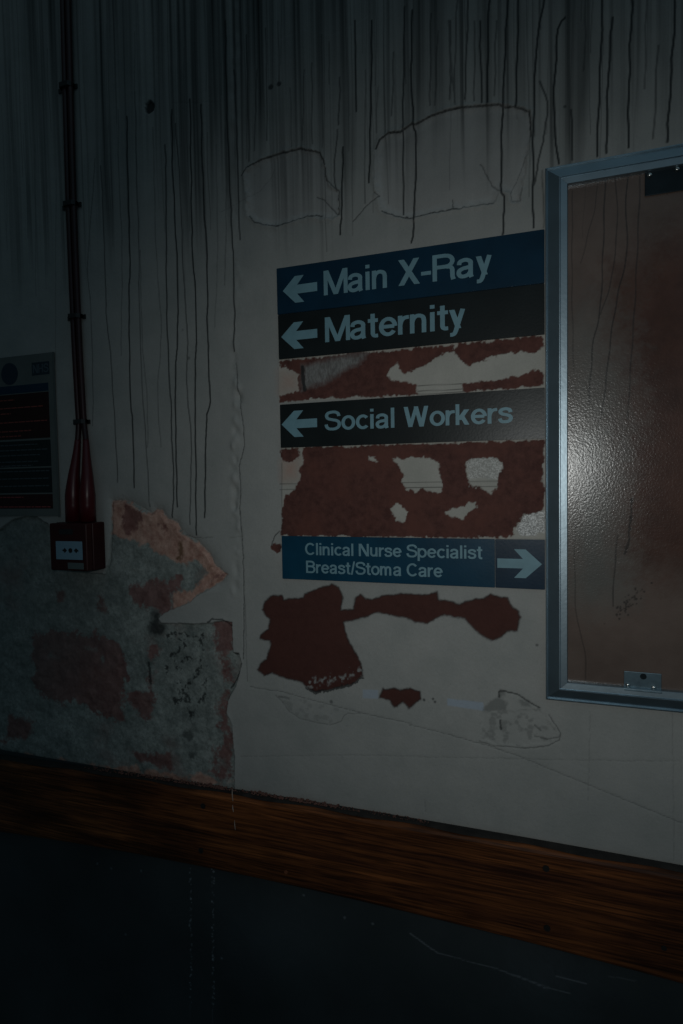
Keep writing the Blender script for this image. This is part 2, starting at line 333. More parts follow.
P2 = pts(C7([(553, 525), (565, 482), (575, 492), (590, 490), (610, 482), (640, 492)]) + C8([(35, 435), (80, 450), (85, 480), (55, 500), (35, 518), (15, 495)]) + C7([(650, 540), (630, 560), (615, 565), (595, 535)]))
for P in (P1, P2):
    F.fill('rust', P, .0016); W, d = F.fill('deep', P, .0016)
    F.m['drip'][W] = np.maximum(F.m['drip'][W], np.exp(-(d/.0016)**2)*.6)
q = pts(C7([(250, 470), (290, 455), (340, 440), (400, 440), (440, 420), (470, 415)])); W, d = F.stroke('flake', q, .010, .8, warp=.008, soft=.006)
F.m['flake'][W] *= np.clip((vnoise(X[W]*220, Z[W]*220, 31, 3)-.5)*8+.3, 0, 1)
q = pts(C7([(240, 480), (280, 500), (340, 492), (440, 465), (480, 440)])); F.stroke('drip', q, .004, .9, warp=.004)
F.fill('tape', pts(C7([(482, 490), (548, 492), (548, 530), (482, 526)])), .0008, val=.7); F.fill('tape', pts(C8([(190, 476), (335, 492), (340, 526), (190, 505)])), .0008, val=.8)
F.fill('scuff', pts(C8([(330, 525), (350, 500), (395, 470), (400, 445), (425, 448), (412, 475), (432, 500), (430, 525), (380, 528)])), .003, .002, .9)
F.fill('scuff', pts(C8([(480, 480), (520, 485), (520, 510), (490, 505)])), .003, .002, .8)
W, d = F.poly(pts(C8([(325, 530), (400, 525), (560, 515), (640, 610), (600, 660), (450, 672), (330, 650)])), .004)
sc = F.ch('scuff'); sc[W] = np.maximum(sc[W], np.clip(d/.002, 0, 1)*np.clip((vnoise(X[W]*110, Z[W]*110, 33, 4)-.52)*5, 0, .65)); h[W] -= np.clip(d/.003, 0, 1)*.0006
W, d = F.poly(pts(C7([(110, 512), (165, 580), (210, 612), (340, 642), (400, 600), (380, 570), (250, 530)])), .004)
sc[W] = np.maximum(sc[W], np.clip(d/.002, 0, 1)*np.clip((vnoise(X[W]*110, Z[W]*110, 34, 4)-.55)*4, 0, .4))
h -= F.m['rust']*.0006
h += F.m['cream']*.0006
# --- cuts in the skin along glue patches
# --- the broken lower left area where the skin has come away
zone_px = [(-260, 560), (-120, 540), (0, 530), (12, 520), (32, 514), (48, 524), (60, 545), (80, 572), (104, 574), (109, 560), (111, 501), (124, 500), (132, 503), (140, 508), (150, 513), (155, 509), (160, 510), (166, 519), (175, 521), (180, 530), (188, 537), (196, 541), (207, 553), (214, 566), (220, 571), (227, 574), (222, 580), (214, 585), (205, 592), (198, 595), (190, 602), (182, 606), (170, 610), (163, 614), (158, 618), (162, 623), (190, 624), (210, 623), (222, 621), (232, 622), (233, 652), (239, 653), (241, 662), (239, 674), (236, 685), (228, 700), (226, 712), (231, 725), (234, 760), (234, 800), (100, 790), (0, 775), (-260, 740)]
zone = pts(zone_px)
W, d = F.fill('wound', zone, .0015, .0012, pad=.08)
h[W] -= np.clip(d/.003+.5, 0, 1)*.0045
h[W] += (d > 0)*(vnoise(X[W]*60, Z[W]*60, 41, 4)-.5)*.004
# the skin bulges outward and curls along the upper broken edge
ux0, uz0 = pix(108, 500); ux1, uz1 = pix(229, 574)
e_mask = np.clip((X[W]-ux0+.01)/.02, 0, 1)*np.clip((ux1+.01-X[W])/.03, 0, 1)*np.clip((Z[W]-pix(200, 592)[1])/.02, 0, 1)
h[W] += (np.where(d < 0, -.0085*np.exp(d/.010), -.0040+.0085*np.clip(d/.006, 0, 1)*np.exp(-d/.03)))*e_mask
h[W] += np.where(d < 0, np.exp(d/.006), 0)*.0016
Z3 = lambda L: pts(crop(90, 480, 4.553, L))
Z4 = lambda L: pts(crop(0, 590, 2.627, L))
Wn = F.m['wound']
F.fill('pinkr', Z3([(90, 90), (150, 95), (250, 140), (310, 130), (370, 180), (430, 240), (520, 300), (625, 425), (540, 495), (470, 560), (380, 580), (380, 520), (470, 480), (530, 430), (500, 390), (430, 370), (280, 345), (250, 300), (130, 270), (90, 255)]), .006, .010, 1)
F.fill('maroon', Z3([(150, 100), (240, 130), (235, 180), (200, 235), (150, 240), (130, 180)]), .008, .010, .9)
F.fill('maroon', Z3([(170, 490), (280, 480), (390, 470), (385, 560), (330, 600), (250, 600), (190, 570)]), .01, .014, .95)
F.fill('maroon', Z3([(385, 435), (410, 435), (415, 455), (385, 465)]), .002, .004, .9); F.fill('maroon', Z3([(320, 210), (390, 210), (400, 250), (330, 260)]), .012, .01, .6); F.fill('maroon', Z3([(565, 410), (628, 420), (560, 480), (520, 500)]), .006, .006, .8)
F.fill('maroon', Z3([(30, 520), (80, 510), (80, 620), (40, 640)]), .01, .01, .6); F.fill('brown', Z3([(390, 270), (420, 270), (420, 340), (390, 350)]), .005, .01, .8); F.fill('brown', Z3([(500, 370), (560, 400), (540, 440)]), .008, .01, .7)
F.fill('maroon', Z4([(85, 105), (270, 115), (320, 150), (330, 210), (310, 290), (330, 345), (270, 330), (200, 300), (110, 290), (85, 240)]), .012, .012, .95)
F.fill('maroon', Z4([(370, 140), (410, 140), (415, 230), (395, 330), (410, 345), (350, 330), (330, 290), (380, 260)]), .01, .012, .7)
F.fill('maroon', Z4([(140, 0), (180, 0), (180, 50), (145, 50)]), .01, .01, .6); F.fill('maroon', Z4([(250, 10), (285, 10), (280, 75), (250, 60)]), .01, .01, .6); F.fill('maroon', Z4([(0, 330), (60, 320), (90, 370), (50, 410), (0, 400)]), .012, .014, .6)
F.fill('maroon', Z4([(350, 435), (440, 435), (450, 470), (350, 462)]), .008, .012, .8); F.fill('maroon', Z4([(560, 90), (612, 85), (608, 200), (600, 330), (612, 400), (612, 498), (530, 480), (560, 420), (590, 380), (560, 300), (580, 200)]), .012, .014, .8)
F.fill('pinkr', Z4([(0, 425), (620, 500), (620, 530), (0, 450)]), .006, .008, .6)
Wz = F.win(zone, .02); nz_ = vnoise(X[Wz]*38, Z[Wz]*38, 81, 5); nz2 = vnoise(X[Wz]*30, Z[Wz]*30, 82, 5)
for k, q_, b_ in (('pinkr', nz_, .42), ('maroon', nz2, .40), ('brown', nz_, .4)):
    a_ = F.m[k][Wz]; F.m[k][Wz] = np.clip((a_+(q_-.5)*1.3-b_)*4, 0, 1)*(a_ > .02)
for k in ('pinkr', 'maroon', 'brown'): F.m[k] *= np.clip(Wn, 0, 1)
for P in (Z4([(440, 120), (470, 115), (500, 125), (535, 118)]), Z4([(475, 115), (480, 150), (445, 180), (430, 215), (460, 210), (480, 180), (500, 190)]), Z4([(525, 130), (515, 170), (530, 200), (500, 240), (460, 260), (500, 270), (490, 300), (510, 330)]), Z4([(470, 270), (500, 290), (455, 295)]), Z4([(495, 300), (500, 340)]), Z4([(540, 240), (520, 300)])):
    W = F.win(P, .03); keep = F.m['drip'][W].copy(); F.stroke('drip', P, .0085, .9, warp=.009, soft=.003)
    F.m['drip'][W] = np.maximum(keep, F.m['drip'][W]*np.clip((vnoise(X[W]*150, Z[W]*150, 71, 4)-.47)*9, 0, 1))
F.stroke('drip', Z4([(388, 195), (392, 250)]), .005, .8, warp=.004)
F.fill('drip', Z4([(400, 55), (415, 60), (418, 85), (435, 100), (425, 120), (395, 120), (383, 105), (395, 80)]), .004, .006, .9)
for P, r_ in ((Z4([(490, 385)]), .012), (Z4([(500, 440)]), .009)):
    cx, cz = P[0]; W = F.win(P, r_*2); dd = np.hypot(X[W]-cx+F.wx[W]*.012, Z[W]-cz+F.wz[W]*.012); F.m['drip'][W] = np.maximum(F.m['drip'][W], np.clip((r_-dd)/.006, 0, 1)*.7)
F.stroke('drip', Z4([(545, 85), (560, 76), (585, 78), (608, 95)]), .0025, .8, warp=.002); F.stroke('drip', Z4([(612, 165), (628, 170), (635, 195), (622, 230), (605, 260)]), .003, .8, warp=.002); F.stroke('drip', Z4([(640, 0), (645, 40), (648, 180), (650, 240)]), .0012, .5, warp=.001)
F.fill('damp', pts([(-60, 505), (0, 508), (60, 505), (110, 560), (110, 640), (40, 700), (-60, 700)]), .02, .05, .5)
F.fill('damp', Z4([(0, 130), (60, 150), (75, 200), (50, 270), (0, 300)]), .008, .006, .5)
# --- uneven bottom edge where the plaster meets the rail
for k in ('hair', 'light', 'grey', 'silver', 'tape', 'scuff', 'cream', 'peach', 'damp', 'deep', 'pale', 'brown'): F.ch(k)

def wall_material():
    m = bpy.data.materials.new('peeling_painted_plaster'); m.use_nodes = True; n = m.node_tree; p = n.nodes['Principled BSDF']
    tcn = n.nodes.new('ShaderNodeTexCoord')
    def noise(sc, det=5, stretch=None, rough=.6):
        z = n.nodes.new('ShaderNodeTexNoise'); z.inputs['Scale'].default_value = sc; z.inputs['Detail'].default_value = det; z.inputs['Roughness'].default_value = rough
        if stretch:
            mp = n.nodes.new('ShaderNodeMapping'); mp.inputs['Scale'].default_value = stretch
            n.links.new(tcn.outputs['Object'], mp.inputs['Vector']); n.links.new(mp.outputs[0], z.inputs['Vector'])
        else: n.links.new(tcn.outputs['Object'], z.inputs['Vector'])
        return z.outputs['Fac']
    def two(fac, a, b, lo=.35, hi=.65):
        r = n.nodes.new('ShaderNodeValToRGB'); r.color_ramp.elements[0].position = lo; r.color_ramp.elements[1].position = hi
        r.color_ramp.elements[0].color = (*a, 1); r.color_ramp.elements[1].color = (*b, 1); n.links.new(fac, r.inputs[0]); return r.outputs[0]
    def at(name):
        a = n.nodes.new('ShaderNodeAttribute'); a.attribute_name = name; return a.outputs['Fac']
    def mix(fac, a, b, mode='MIX', k=None):
        x = n.nodes.new('ShaderNodeMix'); x.data_type = 'RGBA'; x.blend_type = mode
        if k is not None:
            mu = n.nodes.new('ShaderNodeMath'); mu.operation = 'MULTIPLY'; mu.inputs[1].default_value = k; n.links.new(fac, mu.inputs[0]); fac = mu.outputs[0]
        n.links.new(fac, x.inputs[0])
        for s, v in ((6, a), (7, b)):
            if isinstance(v, tuple): x.inputs[s].default_value = (*v, 1)
            else: n.links.new(v, x.inputs[s])
        return x.outputs[2]
    fine = noise(420, 3); mid = noise(14, 6); big = noise(3.5, 4)
    c = two(mid, (.375, .38, .36), (.45, .445, .42)); c = mix(two(noise(210, 4, rough=.7), (0, 0, 0), (1, 1, 1), .66, .74), c, (.20, .20, .19), k=.5)
    c = mix(two(big, (0, 0, 0), (1, 1, 1)), c, (.36, .365, .35), k=.35)
    c = mix(at('pale'), c, two(mid, (.41, .40, .385), (.47, .46, .44)), k=.8)
    c = mix(at('cream'), c, two(mid, (.44, .43, .385), (.52, .50, .45)))
    c = mix(at('peach'), c, (.50, .33, .27)); c = mix(at('grey'), c, two(noise(120, 3, (4, 1, 1)), (.16, .165, .16), (.30, .31, .30)))
    c = mix(at('light'), c, (.52, .53, .52)); c = mix(at('tape'), c, (.42, .50, .60), k=.9); c = mix(at('scuff'), c, (.19, .195, .185), k=.8)
    rustc = two(noise(85, 8, rough=.75), (.078, .031, .026), (.150, .062, .050)); rustc = mix(two(noise(18, 6), (0, 0, 0), (1, 1, 1), .45, .7), rustc, (.155, .060, .046))
    g = mix(at('deep'), rustc, (.082, .030, .024), k=.75)
    c = mix(at('rust'), c, g); c = mix(at('grey'), c, two(noise(120, 3, (3, 1, 1)), (.17, .175, .17), (.32, .33, .32)), k=.9)
    c = mix(at('flake'), c, (.36, .37, .36)); c = mix(at('silver'), c, two(noise(500, 2), (.30, .30, .29), (.80, .80, .78), .42, .6))
    wound = two(noise(34, 9, rough=.8), (.15, .172, .16), (.42, .45, .42)); wound = mix(two(noise(160, 4), (0, 0, 0), (1, 1, 1), .5, .62), wound, (.17, .19, .18), k=.5)
    wound = mix(two(noise(9, 6), (0, 0, 0), (1, 1, 1), .56, .72), wound, (.30, .20, .18), k=.6)
    c = mix(at('wound'), c, wound)
    c = mix(at('pinkr'), c, two(noise(70, 7, rough=.7), (.42, .21, .16), (.70, .44, .35)), k=.92); c = mix(at('maroon'), c, two(noise(60, 7, rough=.7), (.16, .06, .055), (.28, .14, .125)), k=.85); c = mix(at('brown'), c, (.17, .095, .05), k=.85)
    c = mix(at('damp'), c, (.12, .14, .135), k=.6)
    c = mix(at('soot'), c, (.03, .034, .033), k=.85); c = mix(at('hair'), c, (.06, .06, .055)); c = mix(at('drip'), c, (.022, .025, .025), k=.92)
    c = mix(two(fine, (0, 0, 0), (1, 1, 1), .3, .75), c, (.3, .3, .3), 'MULTIPLY', k=.14)
    n.links.new(c, p.inputs['Base Color'])
    rr = mix(at('silver'), (.62, .62, .62), (.30, .30, .30)); rr = mix(at('rust'), rr, (.75, .75, .75)); rr = mix(at('drip'), rr, (.45, .45, .45)); n.links.new(rr, p.inputs['Roughness'])
    p.inputs['Specular IOR Level'].default_value = .25
    ad = n.nodes.new('ShaderNodeMath'); ad.operation = 'MULTIPLY_ADD'; ad.inputs[1].default_value = .35
    n.links.new(noise(900, 2), ad.inputs[0]); n.links.new(noise(160, 5), ad.inputs[2])
    b = n.nodes.new('ShaderNodeBump'); b.inputs['Strength'].default_value = .35; b.inputs['Distance'].default_value = .0012
    n.links.new(ad.outputs[0], b.inputs['Height']); n.links.new(b.outputs[0], p.inputs['Normal'])
    return m
wall = F.build('wall_back', wall_material(), D); tag(wall, kind='structure')

# ------------------------------------------------------------------ black lower wall, floor
ZF = pix(341, 1024)[1]-.05
G = Field(axis(-3.0, XL, XR, 2.2, .0018, .05), axis(0.0, ZF, ZR+.02, ZR+.03, .0018, .05))
G.h += (vnoise(G.X*4, G.Z*4, 51, 3)-.5)*.004
for x, y0, y1, dens in ((191, 868, 1010, .7), (213.5, 862, 1024, .8)):
    for y in np.arange(y0, y1, 1.3):
        if rng.random() > dens*.6: continue
        cx, cz = pix(x+rng.uniform(-1.2, 1.2), y); r = rng.uniform(.0006, .0018); W = G.win([(cx, cz)], .005)
        dd = np.hypot(G.X[W]-cx, G.Z[W]-cz); c = G.ch('mark'); c[W] = np.maximum(c[W], np.clip((r-dd)/.0012+.6, 0, 1)*rng.uniform(.15, .7))
for x, y in ((304, 894.5), (373, 923), (112, 868), (142, 870), (126, 934), (345, 917), (98, 863), (222, 958)):
    cx, cz = pix(x, y); W = G.win([(cx, cz)], .006); dd = np.hypot(G.X[W]-cx, G.Z[W]-cz); c = G.ch('mark'); c[W] = np.maximum(c[W], np.clip((.0022-dd)/.0012+.5, 0, 1)*.3)
C9 = lambda L: pts(crop(420, 800, 2.597, L))
for P, wd, v in ((C9([(-25, 345), (10, 370), (45, 395)]), .0020, .35), (C9([(45, 395), (120, 415), (200, 438), (260, 458), (320, 482), (390, 502)]), .0016, .25), (C9([(355, 457), (430, 475)]), .002, .3), (C9([(490, 455), (560, 468)]), .0016, .12), (C9([(200, 438), (270, 465), (330, 490)]), .0012, .3)):
    G.stroke('mark', P, wd, v, warp=.001)
G.fill('sheen_scuffs', C9([(300, 385), (380, 390), (420, 470), (380, 520), (250, 500), (260, 430)]), .02, .05, .35, pad=.1); G.fill('sheen_scuffs', C9([(230, 500), (400, 520), (420, 582), (300, 582)]), .02, .05, .25, pad=.1)  # soft bluish blurs: scuffed paint with a sheen of light painted in
G.fill('sheen_scuffs', pts([(220, 905), (300, 900), (320, 950), (240, 970)]), .02, .05, .2, pad=.1)
md = mat('black_wall_paint', (.045, .055, .058), .40, spec=.6, noise=(6, .25), bump=.25, bscale=60)
n = md.node_tree; p = n.nodes['Principled BSDF']; src = p.inputs['Base Color'].links[0].from_socket
zs = n.nodes.new('ShaderNodeTexNoise'); zs.inputs['Scale'].default_value = 60; zs.inputs['Detail'].default_value = 6
for nm, c_, fac in (('sheen_scuffs', (.16, .19, .22, 1), True), ('mark', (.42, .46, .50, 1), False)):
    a = n.nodes.new('ShaderNodeAttribute'); a.attribute_name = nm; x = n.nodes.new('ShaderNodeMix'); x.data_type = 'RGBA'
    if fac:
        mu = n.nodes.new('ShaderNodeMath'); mu.operation = 'MULTIPLY'; n.links.new(a.outputs['Fac'], mu.inputs[0]); n.links.new(zs.outputs['Fac'], mu.inputs[1]); n.links.new(mu.outputs[0], x.inputs[0])
    else: n.links.new(a.outputs['Fac'], x.inputs[0])
    n.links.new(src, x.inputs[6]); x.inputs[7].default_value = c_; src = x.outputs[2]
n.links.new(src, p.inputs['Base Color'])
low = G.build('trim_1', md, D-.001); tag(low, kind='structure')
bm = bmesh.new(); add_box(bm, -3.0, 2.2, -2.2, D+.05, -.05, 0)
tag(bm_obj('floor', bm, mat('grey_vinyl_floor', (.10, .11, .11), .5, noise=(5, .3))), kind='structure')

# ================================================================== OBJECTS
# ------------------------------------------------------------------ wooden rail
def wood_material():
    m = bpy.data.materials.new('varnished_wood'); m.use_nodes = True; n = m.node_tree; p = n.nodes['Principled BSDF']
    t = n.nodes.new('ShaderNodeTexCoord'); mp = n.nodes.new('ShaderNodeMapping'); mp.inputs['Scale'].default_value = (1.6, 10, 34); mp.inputs['Rotation'].default_value = (0, -.02, 0)
    n.links.new(t.outputs['Object'], mp.inputs[0])
    z = n.nodes.new('ShaderNodeTexNoise'); z.inputs['Scale'].default_value = 1.6; z.inputs['Detail'].default_value = 7; z.inputs['Roughness'].default_value = .62; z.inputs['Distortion'].default_value = .5
    n.links.new(mp.outputs[0], z.inputs['Vector'])
    r = n.nodes.new('ShaderNodeValToRGB'); e = r.color_ramp.elements; e[0].position = .34; e[0].color = (.075, .024, .011, 1); e[1].position = .70; e[1].color = (.40, .130, .038, 1)
    q = e.new(.52); q.color = (.20, .064, .019, 1)
    n.links.new(z.outputs['Fac'], r.inputs[0])
    mp2 = n.nodes.new('ShaderNodeMapping'); mp2.inputs['Scale'].default_value = (14, 60, 420); n.links.new(t.outputs['Object'], mp2.inputs[0])
    z2 = n.nodes.new('ShaderNodeTexNoise'); z2.inputs['Scale'].default_value = 1.0; z2.inputs['Detail'].default_value = 4; n.links.new(mp2.outputs[0], z2.inputs['Vector'])
    r2 = n.nodes.new('ShaderNodeValToRGB'); r2.color_ramp.elements[0].position = .38; r2.color_ramp.elements[1].position = .6; r2.color_ramp.elements[0].color = (.25, .25, .25, 1)
    n.links.new(z2.outputs['Fac'], r2.inputs[0])
    x = n.nodes.new('ShaderNodeMix'); x.data_type = 'RGBA'; x.blend_type = 'MULTIPLY'; x.inputs[0].default_value = .85; n.links.new(r.outputs[0], x.inputs[6]); n.links.new(r2.outputs[0], x.inputs[7])
    z3 = n.nodes.new('ShaderNodeTexNoise'); z3.inputs['Scale'].default_value = 5; z3.inputs['Detail'].default_value = 5; n.links.new(t.outputs['Object'], z3.inputs['Vector'])
    r3 = n.nodes.new('ShaderNodeValToRGB'); r3.color_ramp.elements[0].position = .35; r3.color_ramp.elements[1].position = .6; r3.color_ramp.elements[0].color = (.45, .45, .45, 1); n.links.new(z3.outputs['Fac'], r3.inputs[0])
    y = n.nodes.new('ShaderNodeMix'); y.data_type = 'RGBA'; y.blend_type = 'MULTIPLY'; y.inputs[0].default_value = 1; n.links.new(x.outputs[2], y.inputs[6]); n.links.new(r3.outputs[0], y.inputs[7])
    n.links.new(y.outputs[2], p.inputs['Base Color']); p.inputs['Roughness'].default_value = .48; p.inputs['Specular IOR Level'].default_value = .35
    b = n.nodes.new('ShaderNodeBump'); b.inputs['Strength'].default_value = .4; b.inputs['Distance'].default_value = .0006; n.links.new(z2.outputs['Fac'], b.inputs['Height']); n.links.new(b.outputs[0], p.inputs['Normal'])
    return m
TH = .024
fb = pts([(0, 832), (116, 848.8), (240, 874.4), (330, 894), (430, 917.6), (560, 950), (683, 983)], TH)   # lower front edge
def interp(L, x):
    xs = [a for a, b in L]; c = np.polyfit(xs, [b for a, b in L], 2); return c[0]*x*x+c[1]*x+c[2]
xs = list(np.arange(-2.9, 2.1, .04))
rows = []
bm = bmesh.new(); led = bmesh.new()
for x in xs:
    xc = min(max(x, XL), XR)
    zt = interp(rail_line, xc); zb = interp(fb, xc)
    prof = [(0.0, zt), (TH-.006, zt-.001), (TH-.0015, zt-.0025), (TH, zt-.007), (TH+.0006, (zt+zb)/2), (TH, zb+.005), (TH-.002, zb+.001), (TH-.006, zb), (0.0, zb)]
    rows.append([bm.verts.new((x, D-.0005-o-(0.0 if i not in (0, 8) else 0.0), z)) for i, (o, z) in enumerate(prof)])
for a, b in zip(rows, rows[1:]):
    for i in range(len(a)-1): bm.faces.new((a[i], b[i], b[i+1], a[i+1]))
    bm.faces.new((a[-1], b[-1], b[0], a[0]))
bm.faces.new(rows[0][::-1]); bm.faces.new(rows[-1])
bmesh.ops.translate(bm, verts=bm.verts, vec=(0, -.003, 0))
rx, rz = pix(341, 850)
rail = empty('crash_rail', (rx, D-.003, rz-.05), 'long varnished brown wooden rail fixed along the wall above the black lower wall', 'rail')
board = bm_obj('board', bm, wood_material(), rail)
plug = mat('dark_screw_hole', (.012, .010, .008), .7)
for (x, y) in ((546, 868.5), (547, 928), (664, 948), (203, 806), (201, 850.5)):
    cx, cz = pix(x, y, TH+.004); bm = bmesh.new()
    add_tube(bm, [(cx, D-TH-.0025, cz), (cx, D-TH-.0048, cz)], .0048 if x != 664 else .0036, 16)
    bm_obj('screw_plug', bm, plug, rail)
rust_s = mat('rusty_screw', (.22, .07, .03), .7)
cx, cz = pix(286, 872, TH+.004); bm = bmesh.new(); add_tube(bm, [(cx, D-TH-.0025, cz), (cx, D-TH-.0050, cz)], .0032, 14)
tag(bm_obj('screw_plug', bm, rust_s, rail), 'rust coloured screw plug')
dirt_shade = mat('ledge_dirt_shade', (.020, .017, .015), .95, noise=(40, .5))  # near-black: dirt plus the shade of the grazing-lit top face, painted in
bm = bmesh.new(); rows = []
for x in np.arange(-2.88, 2.05, .01):
    xc = min(max(x, XL), XR); zt = interp(rail_line, xc)
    rows.append([bm.verts.new((x, D-.004-o, zt+hh)) for o, hh in ((0, .0), (0.002, .0016), (.012, .0010), (TH-.007+.003*math.sin(x*37), .0006), (TH-.006+.003*math.sin(x*37), -.0006))])
for a, b in zip(rows, rows[1:]):
    for i in range(4): bm.faces.new((a[i], b[i], b[i+1], a[i+1]))
tag(bm_obj('ledge_dirt_shade', bm, dirt_shade, rail, True), 'layer of dirt with painted shade along the top edge')
# white trickle on the rail
bm = bmesh.new()
for (x, y0, y1) in ((232, 789, 801), (232.5, 805, 812), (234.5, 820, 830)):
    a = pix(x, y0, TH+.004); b = pix(x+.8, y1, TH+.004)
    add_tube(bm, [(a[0], D-TH-.0035, a[1]), ((a[0]+b[0])/2-.0004, D-TH-.0037, (a[1]+b[1])/2), (b[0], D-TH-.0035, b[1])], [.0004, .0010, .0006], 8)
tag(bm_obj('paint_trickle', bm, mat('old_white_paint', (.42, .33, .27), .7), rail), 'short pale paint trickle')
# plaster crumbs on the ledge
bm = bmesh.new()
for k in range(620):
    u = rng.random()**1.2
    px_ = rng.uniform(90, 430) if k % 3 else rng.uniform(150, 340)
    x, z = pix(px_, 782); zt = interp(rail_line, x); s_ = rng.uniform(.0006, .0019)*(1.2 if px_ < 340 else .7)*(1.7 if k % 17 == 0 else 1); o = rng.uniform(.002, .012)
    r = bmesh.ops.create_icosphere(bm, subdivisions=1, radius=s_)
    for v in r['verts']:
        v.co = Vector((x+v.co.x*rng.uniform(.8, 1.5), D-.004-o+v.co.y, zt+.0016+s_*.55+v.co.z*rng.uniform(.5, .9)))
tag(bm_obj('plaster_crumbs', bm, mat('pink_plaster_crumbs', (.14, .065, .05), .9, noise=(90, .4))), 'reddish plaster crumbs fallen along the top edge of the wooden rail', 'debris', kind='stuff')

# ------------------------------------------------------------------ lettering
WS = .142
def arc(cx, cy, rx_, ry, a0, a1, n=14):
    return [(cx+rx_*math.cos(math.radians(a0+(a1-a0)*i/n)), cy+ry*math.sin(math.radians(a0+(a1-a0)*i/n))) for i in range(n+1)]
h_ = WS/2; xh = .73
def stem(x, y0, y1): return ('L', [(x, y0), (x, y1)])
G_ = {
 'M': (.86, [stem(h_, 0, 1), stem(.80-h_+.06, 0, 1), ('D', 0.01, 1, .35, 0, .165), ('D', .685, 1, .345, 0, .165)]),
 'X': (.72, [('D', 0.0, 1, .52, 0, .19), ('D', .50, 1, 0.0, 0, .19)]),
 '-': (.40, [('L', [(.03, .36), (.35, .36)])]),
 'R': (.76, [stem(h_, 0, 1), ('L', [(h_, 1-h_*.95), (.40, 1-h_*.95)]+arc(.42, .72, .215, .205, 90, -90)+[(h_, .515)]), ('L', [(.45, .50)]+arc(.50, .36, .13, .14, 80, 0, 6)+[(.635, .12), (.665, 0)])]),
 'B': (.74, [stem(h_, 0, 1), ('L', [(h_, 1-h_*.95), (.38, 1-h_*.95)]+arc(.40, .735, .185, .190, 90, -90)+[(h_, .545)]), ('L', [(.38, .535)]+arc(.41, .30, .215, .233, 90, -90)+[(h_, h_*.95)])]),
 'S': (.72, [('S', [(.62, .72), (.58, .86), (.45, .935), (.30, .935), (.14, .88), (.085, .74), (.15, .61), (.33, .545), (.52, .49), (.625, .38), (.61, .20), (.49, .09), (.33, .062), (.17, .09), (.085, .19), (.062, .31)])]),
 'C': (.78, [('L', arc(.385, .5, .315, .435, 40, 320, 30))]),
 'N': (.78, [stem(h_, 0, 1), stem(.70-h_, 0, 1), ('D', .0, 1, .51, 0, .19)]),
 'W': (1.02, [('D', 0.0, 1, .185, 0, .165), ('D', .43, 1, .185, 0, .150), ('D', .40, 1, .62, 0, .165), ('D', .81, 1, .62, 0, .165)]),
 'a': (.60, [('S', [(.082, .50), (.11, .61), (.22, .665), (.34, .655), (.435, .58), (.44, .46), (.44, .20), (.445, .08), (.47, 0)]), ('S', [(.44, .40), (.34, .375), (.20, .35), (.09, .28), (.075, .16), (.14, .07), (.25, .058), (.37, .11), (.44, .22)])]),
 'i': (.25, [stem(.10, 0, xh), stem(.10, .86, 1)]), 'l': (.25, [stem(.10, 0, 1)]),
 'n': (.60, [stem(h_, 0, xh), ('S', [(h_, .40), (.11, .55), (.20, .645), (.31, .655), (.41, .59), (.44, .46), (.44, .30), (.44, 0)])]),
 'm': (.90, [stem(h_, 0, xh), ('S', [(h_, .40), (.11, .55), (.19, .645), (.28, .650), (.36, .59), (.385, .46), (.385, .30), (.385, 0)]), ('S', [(.385, .40), (.42, .55), (.50, .645), (.59, .650), (.67, .59), (.695, .46), (.695, .30), (.695, 0)])]),
 'u': (.60, [stem(.44, 0, xh), ('S', [(.44, .33), (.40, .16), (.31, .075), (.20, .070), (.105, .14), (.075, .27), (.075, .45), (.075, xh)])]),
 'r': (.38, [stem(h_, 0, xh), ('S', [(h_, .36), (.11, .52), (.20, .63), (.35, .655)])]),
 't': (.36, [('S', [(.16, .93), (.16, .60), (.16, .30), (.165, .14), (.22, .065), (.33, .06)]), ('L', [(.0, .665), (.33, .665)])]),
 'e': (.62, [('L', [(.50, .37), (.09, .37)]), ('L', arc(.30, .365, .225, .300, 0, 180, 18)+arc(.30, .365, .225, .300, 180, 325, 16)[1:])]),
 'o': (.62, [('L', arc(.30, .365, .225, .300, 0, 360, 32))]), 'c': (.58, [('L', arc(.30, .365, .225, .300, 42, 318, 24))]),
 'p': (.62, [stem(h_, -.27, xh), ('L', arc(.30, .365, .225, .300, 0, 360, 32))]),
 'y': (.54, [('D', 0.0, xh, .20, 0.02, .165), ('S', [(.415, xh), (.33, .42), (.24, .08), (.19, -.10), (.13, -.19), (.03, -.20)])]),
 'k': (.57, [stem(h_, 0, 1), ('D', .32, xh, .03, .24, .20), ('D', .13, .46, .34, 0, .18)]),
 's': (.56, [('S', [(.45, .50), (.41, .62), (.26, .668), (.12, .62), (.085, .52), (.16, .43), (.30, .385), (.42, .33), (.46, .22), (.40, .10), (.26, .062), (.12, .09), (.062, .22)])]),
 '/': (.34, [('D', .19, 1.03, 0.0, -.03, .12)]), ' ': (.30, []),
}
def stroke_quads(P, wd, sx, sy):
    """the stroke of constant width as a chain of corner pairs"""
    out = []; n = len(P)
    closed = n > 4 and math.hypot(P[0][0]-P[-1][0], P[0][1]-P[-1][1]) < 1e-6
    for i in range(n):
        a = P[i-1] if i else (P[n-2] if closed else P[0]); b = P[i+1] if i < n-1 else (P[1] if closed else P[-1])
        def nrm(p, q):
            dx, dy = q[0]-p[0], q[1]-p[1]; L = math.hypot(dx, dy) or 1; return (-dy/L, dx/L)
        n1 = nrm(a, P[i]) if a != P[i] else nrm(P[i], b); n2 = nrm(P[i], b) if b != P[i] else n1
        mx, my = n1[0]+n2[0], n1[1]+n2[1]; L = math.hypot(mx, my) or 1; mx /= L; my /= L
        k = wd/2/max(.5, mx*n1[0]+my*n1[1])
        out.append(((P[i][0]+mx*k, P[i][1]+my*k), (P[i][0]-mx*k, P[i][1]-my*k)))
    return out
